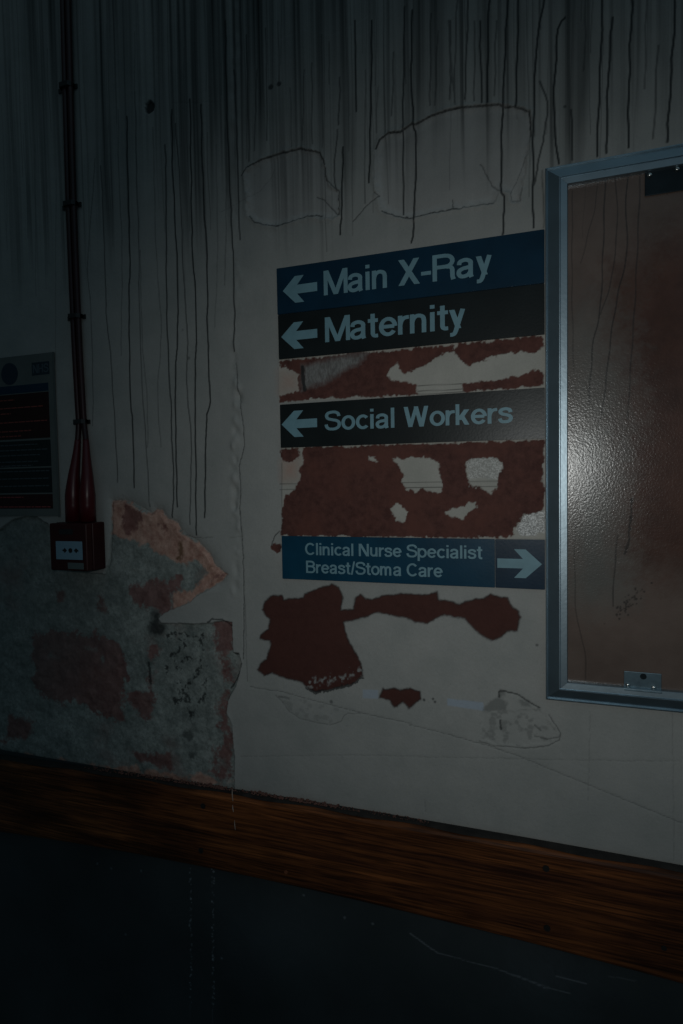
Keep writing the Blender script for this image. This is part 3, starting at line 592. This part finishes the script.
def text_width(s):
    return sum(G_[c][0] for c in s) - .08
def add_text(bm, s, x0, x1, z0, cap, off, th, slope=0.0):
    """letters as one clean outline: the strokes are merged in the plane, then given thickness"""
    sx = (x1-x0)/text_width(s); pen = 0.0; V = []; Fc = []
    def T(p):
        X_ = (pen+p[0])*sx; return Vector((X_*1000, (p[1]*cap+slope*X_)*1000))
    def put(poly):
        ar = sum(poly[i][0]*poly[(i+1) % len(poly)][1]-poly[(i+1) % len(poly)][0]*poly[i][1] for i in range(len(poly)))
        if ar < 0: poly = poly[::-1]
        Fc.append(list(range(len(V), len(V)+len(poly)))); V.extend(poly)
    for c in s:
        for st_ in G_[c][1]:
            if st_[0] == 'D':
                _, xa, ya, xb, yb, hw = st_
                put([T((xa, ya)), T((xa+hw, ya)), T((xb+hw, yb)), T((xb, yb))])
            else:
                P = smooth_path(st_[1], 5) if st_[0] == 'S' else st_[1]
                Q = stroke_quads(P, WS, 1, 1)
                for a, b in zip(Q, Q[1:]): put([T(a[0]), T(b[0]), T(b[1]), T(a[1])])
        pen += G_[c][0]
    vo, eo, fo, _, _, fsrc = delaunay_2d_cdt(V, [], Fc, 0, 1e-4)
    fo = [f for f, o_ in zip(fo, fsrc) if o_]
    fr = [bm.verts.new((x0+v[0]/1000, D-off-th, z0+v[1]/1000)) for v in vo]; bk = {}
    cnt = {}
    for f in fo:
        for i in range(len(f)):
            k = (f[i], f[(i+1) % len(f)]); cnt[k] = cnt.get(k, 0)+1
        bm.faces.new([fr[i] for i in f])
    for (i, j) in list(cnt):
        if (j, i) not in cnt:
            for q in (i, j):
                if q not in bk: bk[q] = bm.verts.new((fr[q].co.x, D-off, fr[q].co.z))
            bm.faces.new((fr[j], fr[i], bk[i], bk[j]))
def quad_board(bm, P, off, th, bev=.0006):
    a = [bm.verts.new((x, D-off, z)) for x, z in P]; b = [bm.verts.new((x, D-off-th, z)) for x, z in P]
    bm.faces.new(b); bm.faces.new(a[::-1])
    for i in range(4): bm.faces.new((a[i], a[(i+1) % 4], b[(i+1) % 4], b[i]))
    bmesh.ops.bevel(bm, geom=list(bm.edges), offset=bev, segments=2, affect='EDGES')
OFF, BT = .0016, .0030
def sign(label, corners, colour, texts, arrow, arrow_right=False, tile=None, gloss=.34):
    # every board is level and upright: average the traced corners
    q = pts(corners, OFF+BT); x0 = (q[0][0]+q[3][0])/2; x1 = FRX-.0010
    zt = (q[0][1]+q[1][1])/2; zb = (q[3][1]+q[2][1])/2
    st_ = (q[1][1]-q[0][1])/(q[1][0]-q[0][0]); sb = (q[2][1]-q[3][1])/(q[2][0]-q[3][0])
    P = [(x0, zt-(x1-x0)/2*st_), (x1, zt+(x1-x0)/2*st_), (x1, zb+(x1-x0)/2*sb), (x0, zb-(x1-x0)/2*sb)]
    root = empty('direction_sign', ((x0+x1)/2, D-OFF, zb), label, 'sign', None)
    bm = bmesh.new(); 
    if tile:
        xt = pix(tile, 560, OFF+BT)[0]; f = (xt-x0)/(x1-x0); M1 = (xt, P[0][1]+(P[1][1]-P[0][1])*f); M2 = (xt, P[3][1]+(P[2][1]-P[3][1])*f)
        quad_board(bm, [P[0], M1, M2, P[3]], OFF, BT); bm_obj('board', bm, mat('sign_vinyl_light_blue', (.006, .054, .100), gloss, spec=.3, noise=(20, .15), bump=.1), root)
        bm = bmesh.new(); quad_board(bm, [(M1[0]+.0006, M1[1]-.0002), P[1], P[2], (M2[0]+.0006, M2[1]+.0002)], OFF, BT+.0003)
        tag(bm_obj('arrow_tile', bm, mat('sign_vinyl_dark_blue', (.008, .032, .062), gloss, spec=.3, noise=(20, .15), bump=.1), root), 'darker blue end tile')
    else:
        quad_board(bm, P, OFF, BT); bm_obj('board', bm, mat('sign_vinyl_'+('blue' if colour[2] > .05 else 'black'), colour, gloss, spec=.3, noise=(20, .15), bump=.1), root)
    white = mat('sign_lettering', (.185, .345, .405), .5, noise=(60, .08))
    bm = bmesh.new()
    for s, (pa, ya), (pb, yb), caph in texts:
        a = pix(pa, ya, OFF+BT); b = pix(pb, yb, OFF+BT); c_ = pix(pa, ya-caph, OFF+BT)
        add_text(bm, s, a[0], b[0], a[1], c_[1]-a[1], OFF+BT+.0001, .0004, (b[1]-a[1])/(b[0]-a[0]))
    bm_obj('lettering', bm, white, root)
    tip, tail, hh = arrow; a = pix(*tip, OFF+BT); b = pix(*tail, OFF+BT); L = b[0]-a[0]; zc = (a[1]+b[1])/2
    u = abs(L); s_ = 1 if L > 0 else -1
    k = pix(tip[0], tip[1]-hh/2, OFF+BT)[1]-pix(tip[0], tip[1]+hh/2, OFF+BT)[1]; k /= 2
    A = [(0, 0), (.36, 1.0), (.62, 1.0), (.42, .33), (1.0, .33), (1.0, -.33), (.42, -.33), (.62, -1.0), (.36, -1.0)]
    bm = bmesh.new(); add_prism(bm, [(a[0]+s_*x*u, zc+z*k) for x, z in A], OFF+BT+.0004, .0004)
    bm_obj('arrow', bm, white, root)
    return root

# ------------------------------------------------------------------ metal framed board (placed first: the signs butt against it)
FR = .030
FRX = pix(545.4, 440, .010)[0]; FZT = (pix(548.5, 166, .016)[1]+pix(683, 140, .016)[1])/2; FZB = (pix(546.5, 699.5, .010)[1]+pix(683, 713, .010)[1])/2
FX1 = FRX+.62
board_root = empty('framed_noticeboard', ((FRX+FX1)/2, D-.001, FZB), 'large empty noticeboard with mitred aluminium frame and stained brown backing right of the signs', 'noticeboard')
alu = mat('brushed_aluminium', (.42, .52, .58), .40, metal=.97, noise=(30, .08), bump=.12, bscale=200)
PROF = [(0, .001), (0, .0092), (.0005, .0100), (.0016, .0104), (.0022, .0082), (.0182, .0172), (.0186, .0180), (.0192, .0180), (.0196, .0150), (.0202, .0152), (.0206, .0164), (.0288, .0158), (.0294, .0150), (.0300, .0110), (.0300, .001)]
def frame_member(c0, c1, inx, inz, name, lab):
    """a mitred member from corner c0 to corner c1; in* point inward at each end"""
    bm = bmesh.new(); A = []; B = []
    for dd, hh in PROF:
        A.append(bm.verts.new((c0[0]+inx[0]*dd, D-hh, c0[1]+inx[1]*dd))); B.append(bm.verts.new((c1[0]+inz[0]*dd, D-hh, c1[1]+inz[1]*dd)))
    n = len(PROF)
    for i in range(n): bm.faces.new((A[i], B[i], B[(i+1) % n], A[(i+1) % n]))
    bm.faces.new(A[::-1]); bm.faces.new(B)
    o = bm_obj(name, bm, alu, board_root)
    return o
g = .00012
frame_member((FRX, FZB+g), (FRX, FZT-g), (1, 1), (1, -1), 'frame_side', '')
frame_member((FX1, FZB+g), (FX1, FZT-g), (-1, 1), (-1, -1), 'frame_side', '')
frame_member((FRX+g, FZT), (FX1-g, FZT), (1, -1), (-1, -1), 'frame_rail', '')
frame_member((FRX+g, FZB), (FX1-g, FZB), (1, 1), (-1, 1), 'frame_rail', '')
# backing panel with runs, stains and a hammered gloss
PB = .0075
bx0, bx1, bz0, bz1 = FRX+.0292, FX1-.0292, FZB+.0292, FZT-.0292
K = Field(np.concatenate([np.arange(bx0, XR+.03, .0011), np.arange(XR+.03, bx1, .02), [bx1]]), np.append(np.arange(bz0, bz1, .0012), bz1))
F_, F = F, K
def kd(x0, y0, s, L):
    for k, P in L:
        q = [pix(a, b, PB) for a, b in crop(x0, y0, s, P)]; q = smooth_path(q, 6)
        K.stroke('drip', [(a+.0006*math.sin(b*90+a*200), b) for a, b in q], .0014*(.6+.6*k), .8*k)
kd(530, 130, 3.531, [(.6, [(240, 170), (232, 260), (215, 330), (180, 470)]), (1, [(265, 170), (262, 300), (256, 480), (247, 640), (225, 740), (215, 850), (207, 980)]), (.8, [(303, 170), (308, 330), (298, 450), (285, 540), (250, 650)]),
 (1, [(345, 150), (338, 300), (343, 430), (315, 560), (290, 700), (262, 940), (250, 1020)]), (.9, [(390, 150), (380, 400), (370, 620), (358, 800), (345, 1020)]), (.7, [(150, 215), (148, 500), (150, 680), (155, 850)]), (.3, [(195, 200), (185, 380)]), (.5, [(485, 150), (482, 230)])])
kd(530, 420, 3.303, [(.7, [(155, 0), (152, 200), (148, 400), (150, 600), (165, 700), (182, 780), (185, 860)]), (.5, [(165, 300), (160, 450)]), (.9, [(290, 380), (280, 480), (273, 615)]), (.6, [(228, 0), (220, 90)]), (.5, [(280, 0), (270, 100)])])
K1 = lambda L: [pix(a, b, PB) for a, b in crop(530, 130, 3.531, L)]; K2 = lambda L: [pix(a, b, PB) for a, b in crop(530, 420, 3.303, L)]
K.fill('stain', K1([(320, 520), (420, 420), (480, 390), (560, 360), (900, 380), (900, 1100), (640, 1500)]+[(330, 1400), (310, 1200), (305, 1020), (300, 860), (270, 720), (290, 600)]), .02, .045, .9, pad=.1)
K.fill('stain', K2([(270, 0), (520, 0), (900, 0), (900, 500), (520, 520), (380, 480), (310, 420), (290, 200)]), .02, .04, .9, pad=.1)
K.fill('blotch', K1([(290, 600), (320, 500), (370, 500), (380, 600), (320, 720), (280, 730)]), .012, .03, .8, pad=.05); K.fill('blotch', K1([(440, 500), (480, 400), (500, 800), (460, 800)]), .015, .03, .7, pad=.05)
K.fill('greyed', K1([(130, 700), (250, 640), (290, 760), (300, 900), (310, 1030), (130, 1100)]), .02, .05, .9, pad=.08); K.fill('greyed', K2([(125, 0), (275, 0), (290, 200), (285, 400), (330, 560), (300, 600), (200, 620), (125, 580)]), .012, .03, .9, pad=.05)
K.fill('greyed', K2([(300, 40), (325, 60), (325, 140), (295, 170)]), .008, .012, .8)
K.stroke('drip', K2([(335, 262), (338, 310), (328, 370), (325, 400)]), .0026, .8, warp=.003); K.stroke('drip', K2([(322, 405), (313, 440)]), .003, .7, warp=.003)
for k in range(70):
    a, b = rng.normal(330, 26), 0; b = 600-(a-330)*.9+rng.normal(0, 14); cx, cz = K2([(a, b)])[0]; W = K.win([(cx, cz)], .005); dd = np.hypot(K.X[W]-cx, K.Z[W]-cz); c = K.ch('drip'); c[W] = np.maximum(c[W], np.clip((rng.uniform(.0007, .0018)-dd)/.001+.3, 0, 1)*.75)
K.h += (vnoise(K.X*5, K.Z*5, 61, 2)-.5)*.0015
mp_ = bpy.data.materials.new('stained_backing_board'); mp_.use_nodes = True; n = mp_.node_tree; p = n.nodes['Principled BSDF']
def _nz(sc, det, rough=.6):
    z = n.nodes.new('ShaderNodeTexNoise'); z.inputs['Scale'].default_value = sc; z.inputs['Detail'].default_value = det; z.inputs['Roughness'].default_value = rough; n.links.new(n.nodes['TC'].outputs['Object'], z.inputs['Vector']); return z.outputs['Fac']
t_ = n.nodes.new('ShaderNodeTexCoord'); t_.name = 'TC'
def _two(f, a, b, lo=.35, hi=.65):
    r = n.nodes.new('ShaderNodeValToRGB'); r.color_ramp.elements[0].position = lo; r.color_ramp.elements[1].position = hi; r.color_ramp.elements[0].color = (*a, 1); r.color_ramp.elements[1].color = (*b, 1); n.links.new(f, r.inputs[0]); return r.outputs[0]
def _mix(nm, a, b, k=1.0):
    at = n.nodes.new('ShaderNodeAttribute'); at.attribute_name = nm; mu = n.nodes.new('ShaderNodeMath'); mu.operation = 'MULTIPLY'; mu.inputs[1].default_value = k; n.links.new(at.outputs['Fac'], mu.inputs[0])
    x = n.nodes.new('ShaderNodeMix'); x.data_type = 'RGBA'; n.links.new(mu.outputs[0], x.inputs[0]); n.links.new(a, x.inputs[6])
    if isinstance(b, tuple): x.inputs[7].default_value = (*b, 1)
    else: n.links.new(b, x.inputs[7])
    return x.outputs[2]
c = _two(_nz(9, 6), (.130, .094, .078), (.185, .137, .115)); c = _mix('stain', c, _two(_nz(16, 8, .7), (.062, .027, .020), (.120, .055, .040)), .95); c = _mix('blotch', c, _two(_nz(30, 8, .7), (.06, .022, .012), (.12, .045, .022)), .8)
c = _mix('greyed', c, _two(_nz(14, 6), (.13, .135, .125), (.18, .185, .17)), .85); c = _mix('drip', c, (.018, .018, .018), .9); n.links.new(c, p.inputs['Base Color'])
p.inputs['Roughness'].default_value = .20; p.inputs['Specular IOR Level'].default_value = .60
b = n.nodes.new('ShaderNodeBump'); b.inputs['Strength'].default_value = .45; b.inputs['Distance'].default_value = .0006; n.links.new(_nz(330, 3), b.inputs['Height']); n.links.new(b.outputs[0], p.inputs['Normal'])
for k in ('stain', 'blotch', 'greyed'): K.ch(k)
pan = K.build('backing_panel', mp_, D-PB); pan.parent = board_root; pan.matrix_parent_inverse = board_root.matrix_world.inverted()
F = F_
# brackets
steel = mat('zinc_bracket', (.16, .23, .27), .45, metal=.7, noise=(60, .2), bump=.2, bscale=120); darkst = mat('dark_bracket', (.020, .030, .036), .4, metal=.6, noise=(40, .2)); chrome = mat('bright_screw_head', (.75, .75, .72), .22, metal=1.0)
def bracket(pa, pb, m, hole, screws, folded):
    a = pix(*pa, PB+.003); b = pix(*pb, PB+.003); x0, x1 = sorted((a[0], b[0])); z0, z1 = sorted((a[1], b[1]))
    bm = bmesh.new(); add_box(bm, x0, x1, D-PB-.0030, D-PB-.0014, z0, z1, .0006)
    if folded:   # short lip folded forward over the frame
        add_box(bm, x0, x1, D-PB-.0105, D-PB-.0018, (z0 if folded < 0 else z1-.0016), (z0+.0016 if folded < 0 else z1), .0005)
    o = bm_obj('bracket', bm, m, board_root)
    if hole:
        hx, hz = pix(*hole, PB+.003); bm = bmesh.new(); add_tube(bm, [(hx, D-PB-.0029, hz), (hx, D-PB-.0033, hz)], .0042, 18); h1 = bm_obj('bracket_hole', bm, darkst, o)
    for s in screws:
        sx_, sz_ = pix(*s, PB+.006); bm = bmesh.new()
        add_tube(bm, [(sx_, D-PB-.0030, sz_), (sx_, D-PB-.0042, sz_), (sx_, D-PB-.0056, sz_), (sx_, D-PB-.0062, sz_)], [.0034, .0034, .0024, .0008], 16)
        bm_obj('screw', bm, chrome, o, True)
bracket((624, 671), (661.5, 692), steel, (643.3, 676.5), ((628, 685.5), (654, 688)), -1)
bracket((645, 165.5), (690, 189), darkst, None, ((650, 174), (677.5, 168)), 0)

# ------------------------------------------------------------------ the four direction signs
sign('blue wall sign reading Main X-Ray with a left arrow, topmost of the four signs', [(276, 268.5), (545.7, 228.8), (545.7, 282.6), (277.7, 314.6)], (.006, .034, .066),
     [('Main X-Ray', (324.0, 295.6), (491, 274.5), 24.6)], ((283, 291), (317.3, 286.8), 26.5))
sign('black wall sign reading Maternity with a left arrow, directly under the Main X-Ray sign', [(277.7, 315.0), (545.7, 283.0), (545, 334.2), (278.8, 359.4)], (.014, .019, .020),
     [('Maternity', (325.3, 342.4), (464.5, 328.2), 24.8)], ((281.4, 337.0), (317.4, 333.5), 26.5))
sign('black wall sign reading Social Workers with a left arrow, between two bands of dark glue', [(279.9, 404.6), (543.5, 387.5), (543, 438.4), (280.4, 447.9)], (.014, .019, .020),
     [('Social Workers', (325.0, 430.6), (511.5, 422.8), 19.3)], ((281.8, 424.6), (317.2, 422.8), 26.0))
sign('blue wall sign reading Clinical Nurse Specialist Breast/Stoma Care with a right arrow, lowest sign', [(281.3, 535.9), (543, 539.8), (543, 589.7), (282.5, 578.7)], None,
     [('Clinical Nurse Specialist', (305.3, 554.8), (481.5, 559.0), 12.0), ('Breast/Stoma Care', (306.3, 572.8), (442.0, 577.3), 12.2)], ((542.0, 564.0), (497.4, 563.2), 29.0), tile=494.8)

# ------------------------------------------------------------------ notice in a clear sleeve
nx1 = pix(57.5, 440)[0]; nx0 = pix(-58, 440)[0]; nzt = pix(55, 352)[1]; nzb = pix(57, 516)[1]
NO = .0016
notice = empty('wall_notice', ((nx0+nx1)/2, D-NO, nzb), 'tall printed notice with red and black text panels beside the red cables', 'notice')
bm = bmesh.new(); add_box(bm, nx0, nx1, D-NO-.0010, D-NO, nzb, nzt, .0003); bm_obj('sheet', bm, mat('notice_paper', (.135, .15, .143), .45, noise=(20, .1)), notice)
bm = bmesh.new(); add_box(bm, nx1-.002, nx1+.0022, D-NO-.0022, D-NO+.0002, nzb-.002, nzt, .0005); bm_obj('edge_strip', bm, mat('clear_edge_strip', (.105, .12, .115), .5), notice)
cr = pix(51.5, 440)[0]; cl = nx0+.012
def band(pya, pyb, color, nm, lines_, lcol):
    za = pix(50, pya, NO)[1]; zb_ = pix(50, pyb, NO)[1]; bm = bmesh.new(); add_box(bm, cl, cr, D-NO-.0013, D-NO-.0010, zb_, za)
    o = bm_obj('printed_panel', bm, mat('notice_'+nm, color, .5, spec=.2), notice)
    if lines_:
        bm = bmesh.new()
        for f, l in lines_:
            z = za+(zb_-za)*f; x = cl+.006; end = cl+.006+(cr-cl-.012)*l
            while x < end:                        # broken into word lengths, too small to read
                wl = rng.uniform(.006, .018); add_box(bm, x, min(x+wl, end), D-NO-.0015, D-NO-.0013, z-.0011, z+.0011); x += wl+.0022
        bm_obj('text_lines', bm, mat('notice_print_'+nm, lcol, .6, spec=.2), o)
band(382.5, 390.5, (.012, .042, .075), 'blue', [(.5, .25)], (.03, .10, .2))
band(391.5, 437.5, (.036, .016, .015), 'red', [(.12, .7), (.30, .97), (.42, .66), (.62, 1), (.82, .85), (.93, .75)], (.30, .075, .06))
band(439.5, 466, (.018, .028, .030), 'black', [(.15, .9), (.35, 1), (.55, .92), (.8, .9), (.95, .85)], (.08, .10, .11))
band(467.5, 492.5, (.018, .026, .028), 'dark', [(.12, 1), (.42, 1), (.72, 1)], (.08, .10, .11))
band(494, 508.5, (.040, .015, .016), 'dark_red', [(.2, .75), (.88, 1)], (.30, .07, .07))
lx0, lz1 = pix(32, 363, NO); lx1, lz0 = pix(50, 374, NO)
bm = bmesh.new(); add_box(bm, lx0, lx1, D-NO-.0013, D-NO-.0010, lz0, lz1); lg = bm_obj('logo', bm, mat('logo_blue', (.014, .035, .050), .5), notice)
bm = bmesh.new(); o0 = D
G_['H'] = (.74, [stem(h_, 0, 1), stem(.66-h_, 0, 1), ('L', [(h_, .5), (.66-h_, .5)])])
add_text(bm, 'NHS', lx0+.003, lx1-.003, lz0+.004, (lz1-lz0)-.008, NO+.0013, .0002); bm_obj('logo_letters', bm, mat('logo_white', (.08, .11, .13), .5), lg)
cx, cz = pix(10, 374, NO); bm = bmesh.new(); bmesh.ops.create_cone(bm, cap_ends=True, segments=40, radius1=.0215, radius2=.0215, depth=.0005, matrix=Matrix.Translation((cx, D-NO-.0013, cz)) @ Matrix.Rotation(math.pi/2, 4, 'X')); bm_obj('round_symbol', bm, mat('symbol_blue', (.010, .032, .055), .5), notice)

# ------------------------------------------------------------------ fire alarm call point
redp = mat('red_call_point_plastic', (.034, .006, .007), .35, noise=(30, .15), spec=.3)
CO = .002; CD = .048
fx0, fzt = pix(48.5, 523, CO+CD); fx1 = pix(86.0, 523, CO+CD)[0]; fzb = pix(50, 570.5, CO+CD)[1]; fx1 = max(fx1, fx0+.085)
cp = empty('fire_alarm_call_point', ((fx0+fx1)/2, D-CO, fzb), 'red square fire alarm call point box with a white glass panel under the red cables', 'fire alarm')
bm = bmesh.new(); add_box(bm, fx0, fx1, D-CO-.032, D-CO, fzb, fzt, .0025, 3); bm_obj('back_box', bm, redp, cp)
bm = bmesh.new(); add_box(bm, fx0+.0006, fx1-.0006, D-CO-CD, D-CO-.0325, fzb+.0006, fzt-.0006, .003, 3); fp = bm_obj('front_cover', bm, mat('red_cover', (.040, .009, .009), .45, spec=.3, noise=(30, .15)), cp)
def on_face(px, py): return pix(px, py, CO+CD)
a = on_face(56, 541); b = on_face(83, 560)
bm = bmesh.new(); add_box(bm, a[0], b[0], D-CO-CD-.0012, D-CO-CD-.0001, b[1], a[1], .0004); gl = tag(bm_obj('glass_panel', bm, mat('pale_glass_panel', (.20, .33, .42), .25), cp), 'pale blue white press panel')
bm = bmesh.new(); zc = (a[1]+b[1])/2; xc = a[0]+(b[0]-a[0])*.56; yb_ = D-CO-CD-.0012
for dx, r_ in ((0, .0045),):
    add_tube(bm, [(xc+dx, yb_, zc), (xc+dx, yb_-.0004, zc)], r_, 20)
for s_ in (-1, 1):   # arrowheads pointing at the dot
    T3 = [(xc+s_*.008, zc), (xc+s_*.0135, zc+.0045), (xc+s_*.0165, zc+.0015), (xc+s_*.0185, zc+.0015), (xc+s_*.0185, zc-.0015), (xc+s_*.0165, zc-.0015), (xc+s_*.0135, zc-.0045)]
    add_prism(bm, T3, CO+CD+.0012, .0004)
bm_obj('press_symbol', bm, mat('symbol_black', (.01, .012, .014), .6), gl)
a = on_face(59, 529); b = on_face(73, 534.5); bm = bmesh.new(); add_box(bm, a[0], b[0], yb_+.0008, D-CO-CD-.0001, b[1], a[1]); bm_obj('name_label', bm, mat('label_black', (.012, .014, .016), .5), cp)
a = on_face(68, 562.5); b = on_face(84, 569.5); bm = bmesh.new(); add_box(bm, a[0], b[0], D-CO-CD-.0010, D-CO-CD-.0001, b[1], a[1], .0003); bm_obj('test_flap', bm, mat('label_grey', (.10, .13, .13), .5), cp)

# ------------------------------------------------------------------ red cables, their glands, and clips
CR = .0052
redc = mat('red_cable_sheath', (.030, .006, .007), .38, spec=.5, noise=(25, .35)); boot = mat('red_gland_boot', (.075, .005, .008), .32, spec=.5)
def cable_px(side):
    L = []
    for y, cx_, sep in ((-650, 50.0, 2.8), (-300, 58.0, 2.8), (-60, 64.0, 2.7), (0, 65.4, 2.6), (90, 67.8, 2.6), (180, 70.3, 2.6), (260, 73.2, 2.6), (340, 76.7, 2.6), (400, 80.0, 2.6), (422, 81.3, 2.7), (440, 81.8, 4.0), (458, 81.3, 5.2), (475, 80.6, 6.6), (490, 80.2, 7.0), (505, 80.0, 7.1)):
        L.append((cx_+side*sep, y))
    return L
for side, lab in ((-1, 'left one of two dark red cables running down the wall into the call point'), (1, 'right one of two dark red cables running down the wall into the call point')):
    L = cable_px(side); P = []
    for i, (x, y) in enumerate(L):
        o = CR+.003 if y < 440 else CR+.003+.014*min(1, (y-430)/50.)
        X_, Z_ = pix(x, y, o); P.append((X_, D-o, Z_))
    zend = fzt+.0015; P[-1] = (P[-1][0], D-.0215, P[-1][2])
    P = smooth_path(P, 6); c_ = empty('alarm_cable', P[0], lab, 'cable', 'red alarm cables')
    bm = bmesh.new(); add_tube(bm, P, CR, 16); bm_obj('sheath', bm, redc, c_, True)
    B = [p for p in P if p[2] < pix(80, 440)[1]]; n_ = len(B); xb, yb2 = B[-1][0], B[-1][1]
    Bz = B+[(xb, yb2, zend)]
    R_ = [CR+.0004+(.0088)*min(1, (i/(n_*.80)))**1.25 for i in range(n_)]+[CR+.0094]
    bm = bmesh.new(); add_tube(bm, Bz, R_, 24); tag(bm_obj('gland_boot', bm, boot, c_, True), 'brighter red glossy rubber boot')
clipm = mat('dark_cable_clip', (.020, .022, .022), .5)
for k, (cy, cx_, wpx) in enumerate(((87, 67.5, 9), (205, 71.5, 9), (317, 76.3, 8.5), (422, 81.4, 8.0))):
    x0 = pix(cx_-wpx, cy, .003)[0]; x1 = pix(cx_+wpx, cy, .003)[0]; xm, zc = pix(cx_, cy, .006)
    lab = ['topmost dark saddle clip holding the red cables to the wall', 'second dark saddle clip from the top on the red cables', 'third dark saddle clip from the top, above the notice height', 'lowest dark saddle clip where the two red cables split apart'][k]
    bm = bmesh.new(); W2 = .0135; hh = .004; n2 = 12; P = [(x0, .0)]
    prof = [(x0-.001, .0012), (xm-W2, .0012), (xm-W2, .010), (xm-W2+.004, .0155), (xm+W2-.004, .0155), (xm+W2, .010), (xm+W2, .0012), (x1+.001, .0012)]
    rows = []
    for (x, o) in prof: rows.append([bm.verts.new((x, D-o-dy, zc+dz)) for dy, dz in ((0, -hh), (0, hh), (.0016, hh), (.0016, -hh))])
    for a, b in zip(rows, rows[1:]):
        for i in range(4): bm.faces.new((a[i], b[i], b[(i+1) % 4], a[(i+1) % 4]))
    bm.faces.new(rows[0][::-1]); bm.faces.new(rows[-1])
    tag(bm_obj('cable_clip', bm, clipm), lab, 'clip', 'clips on the red cables')
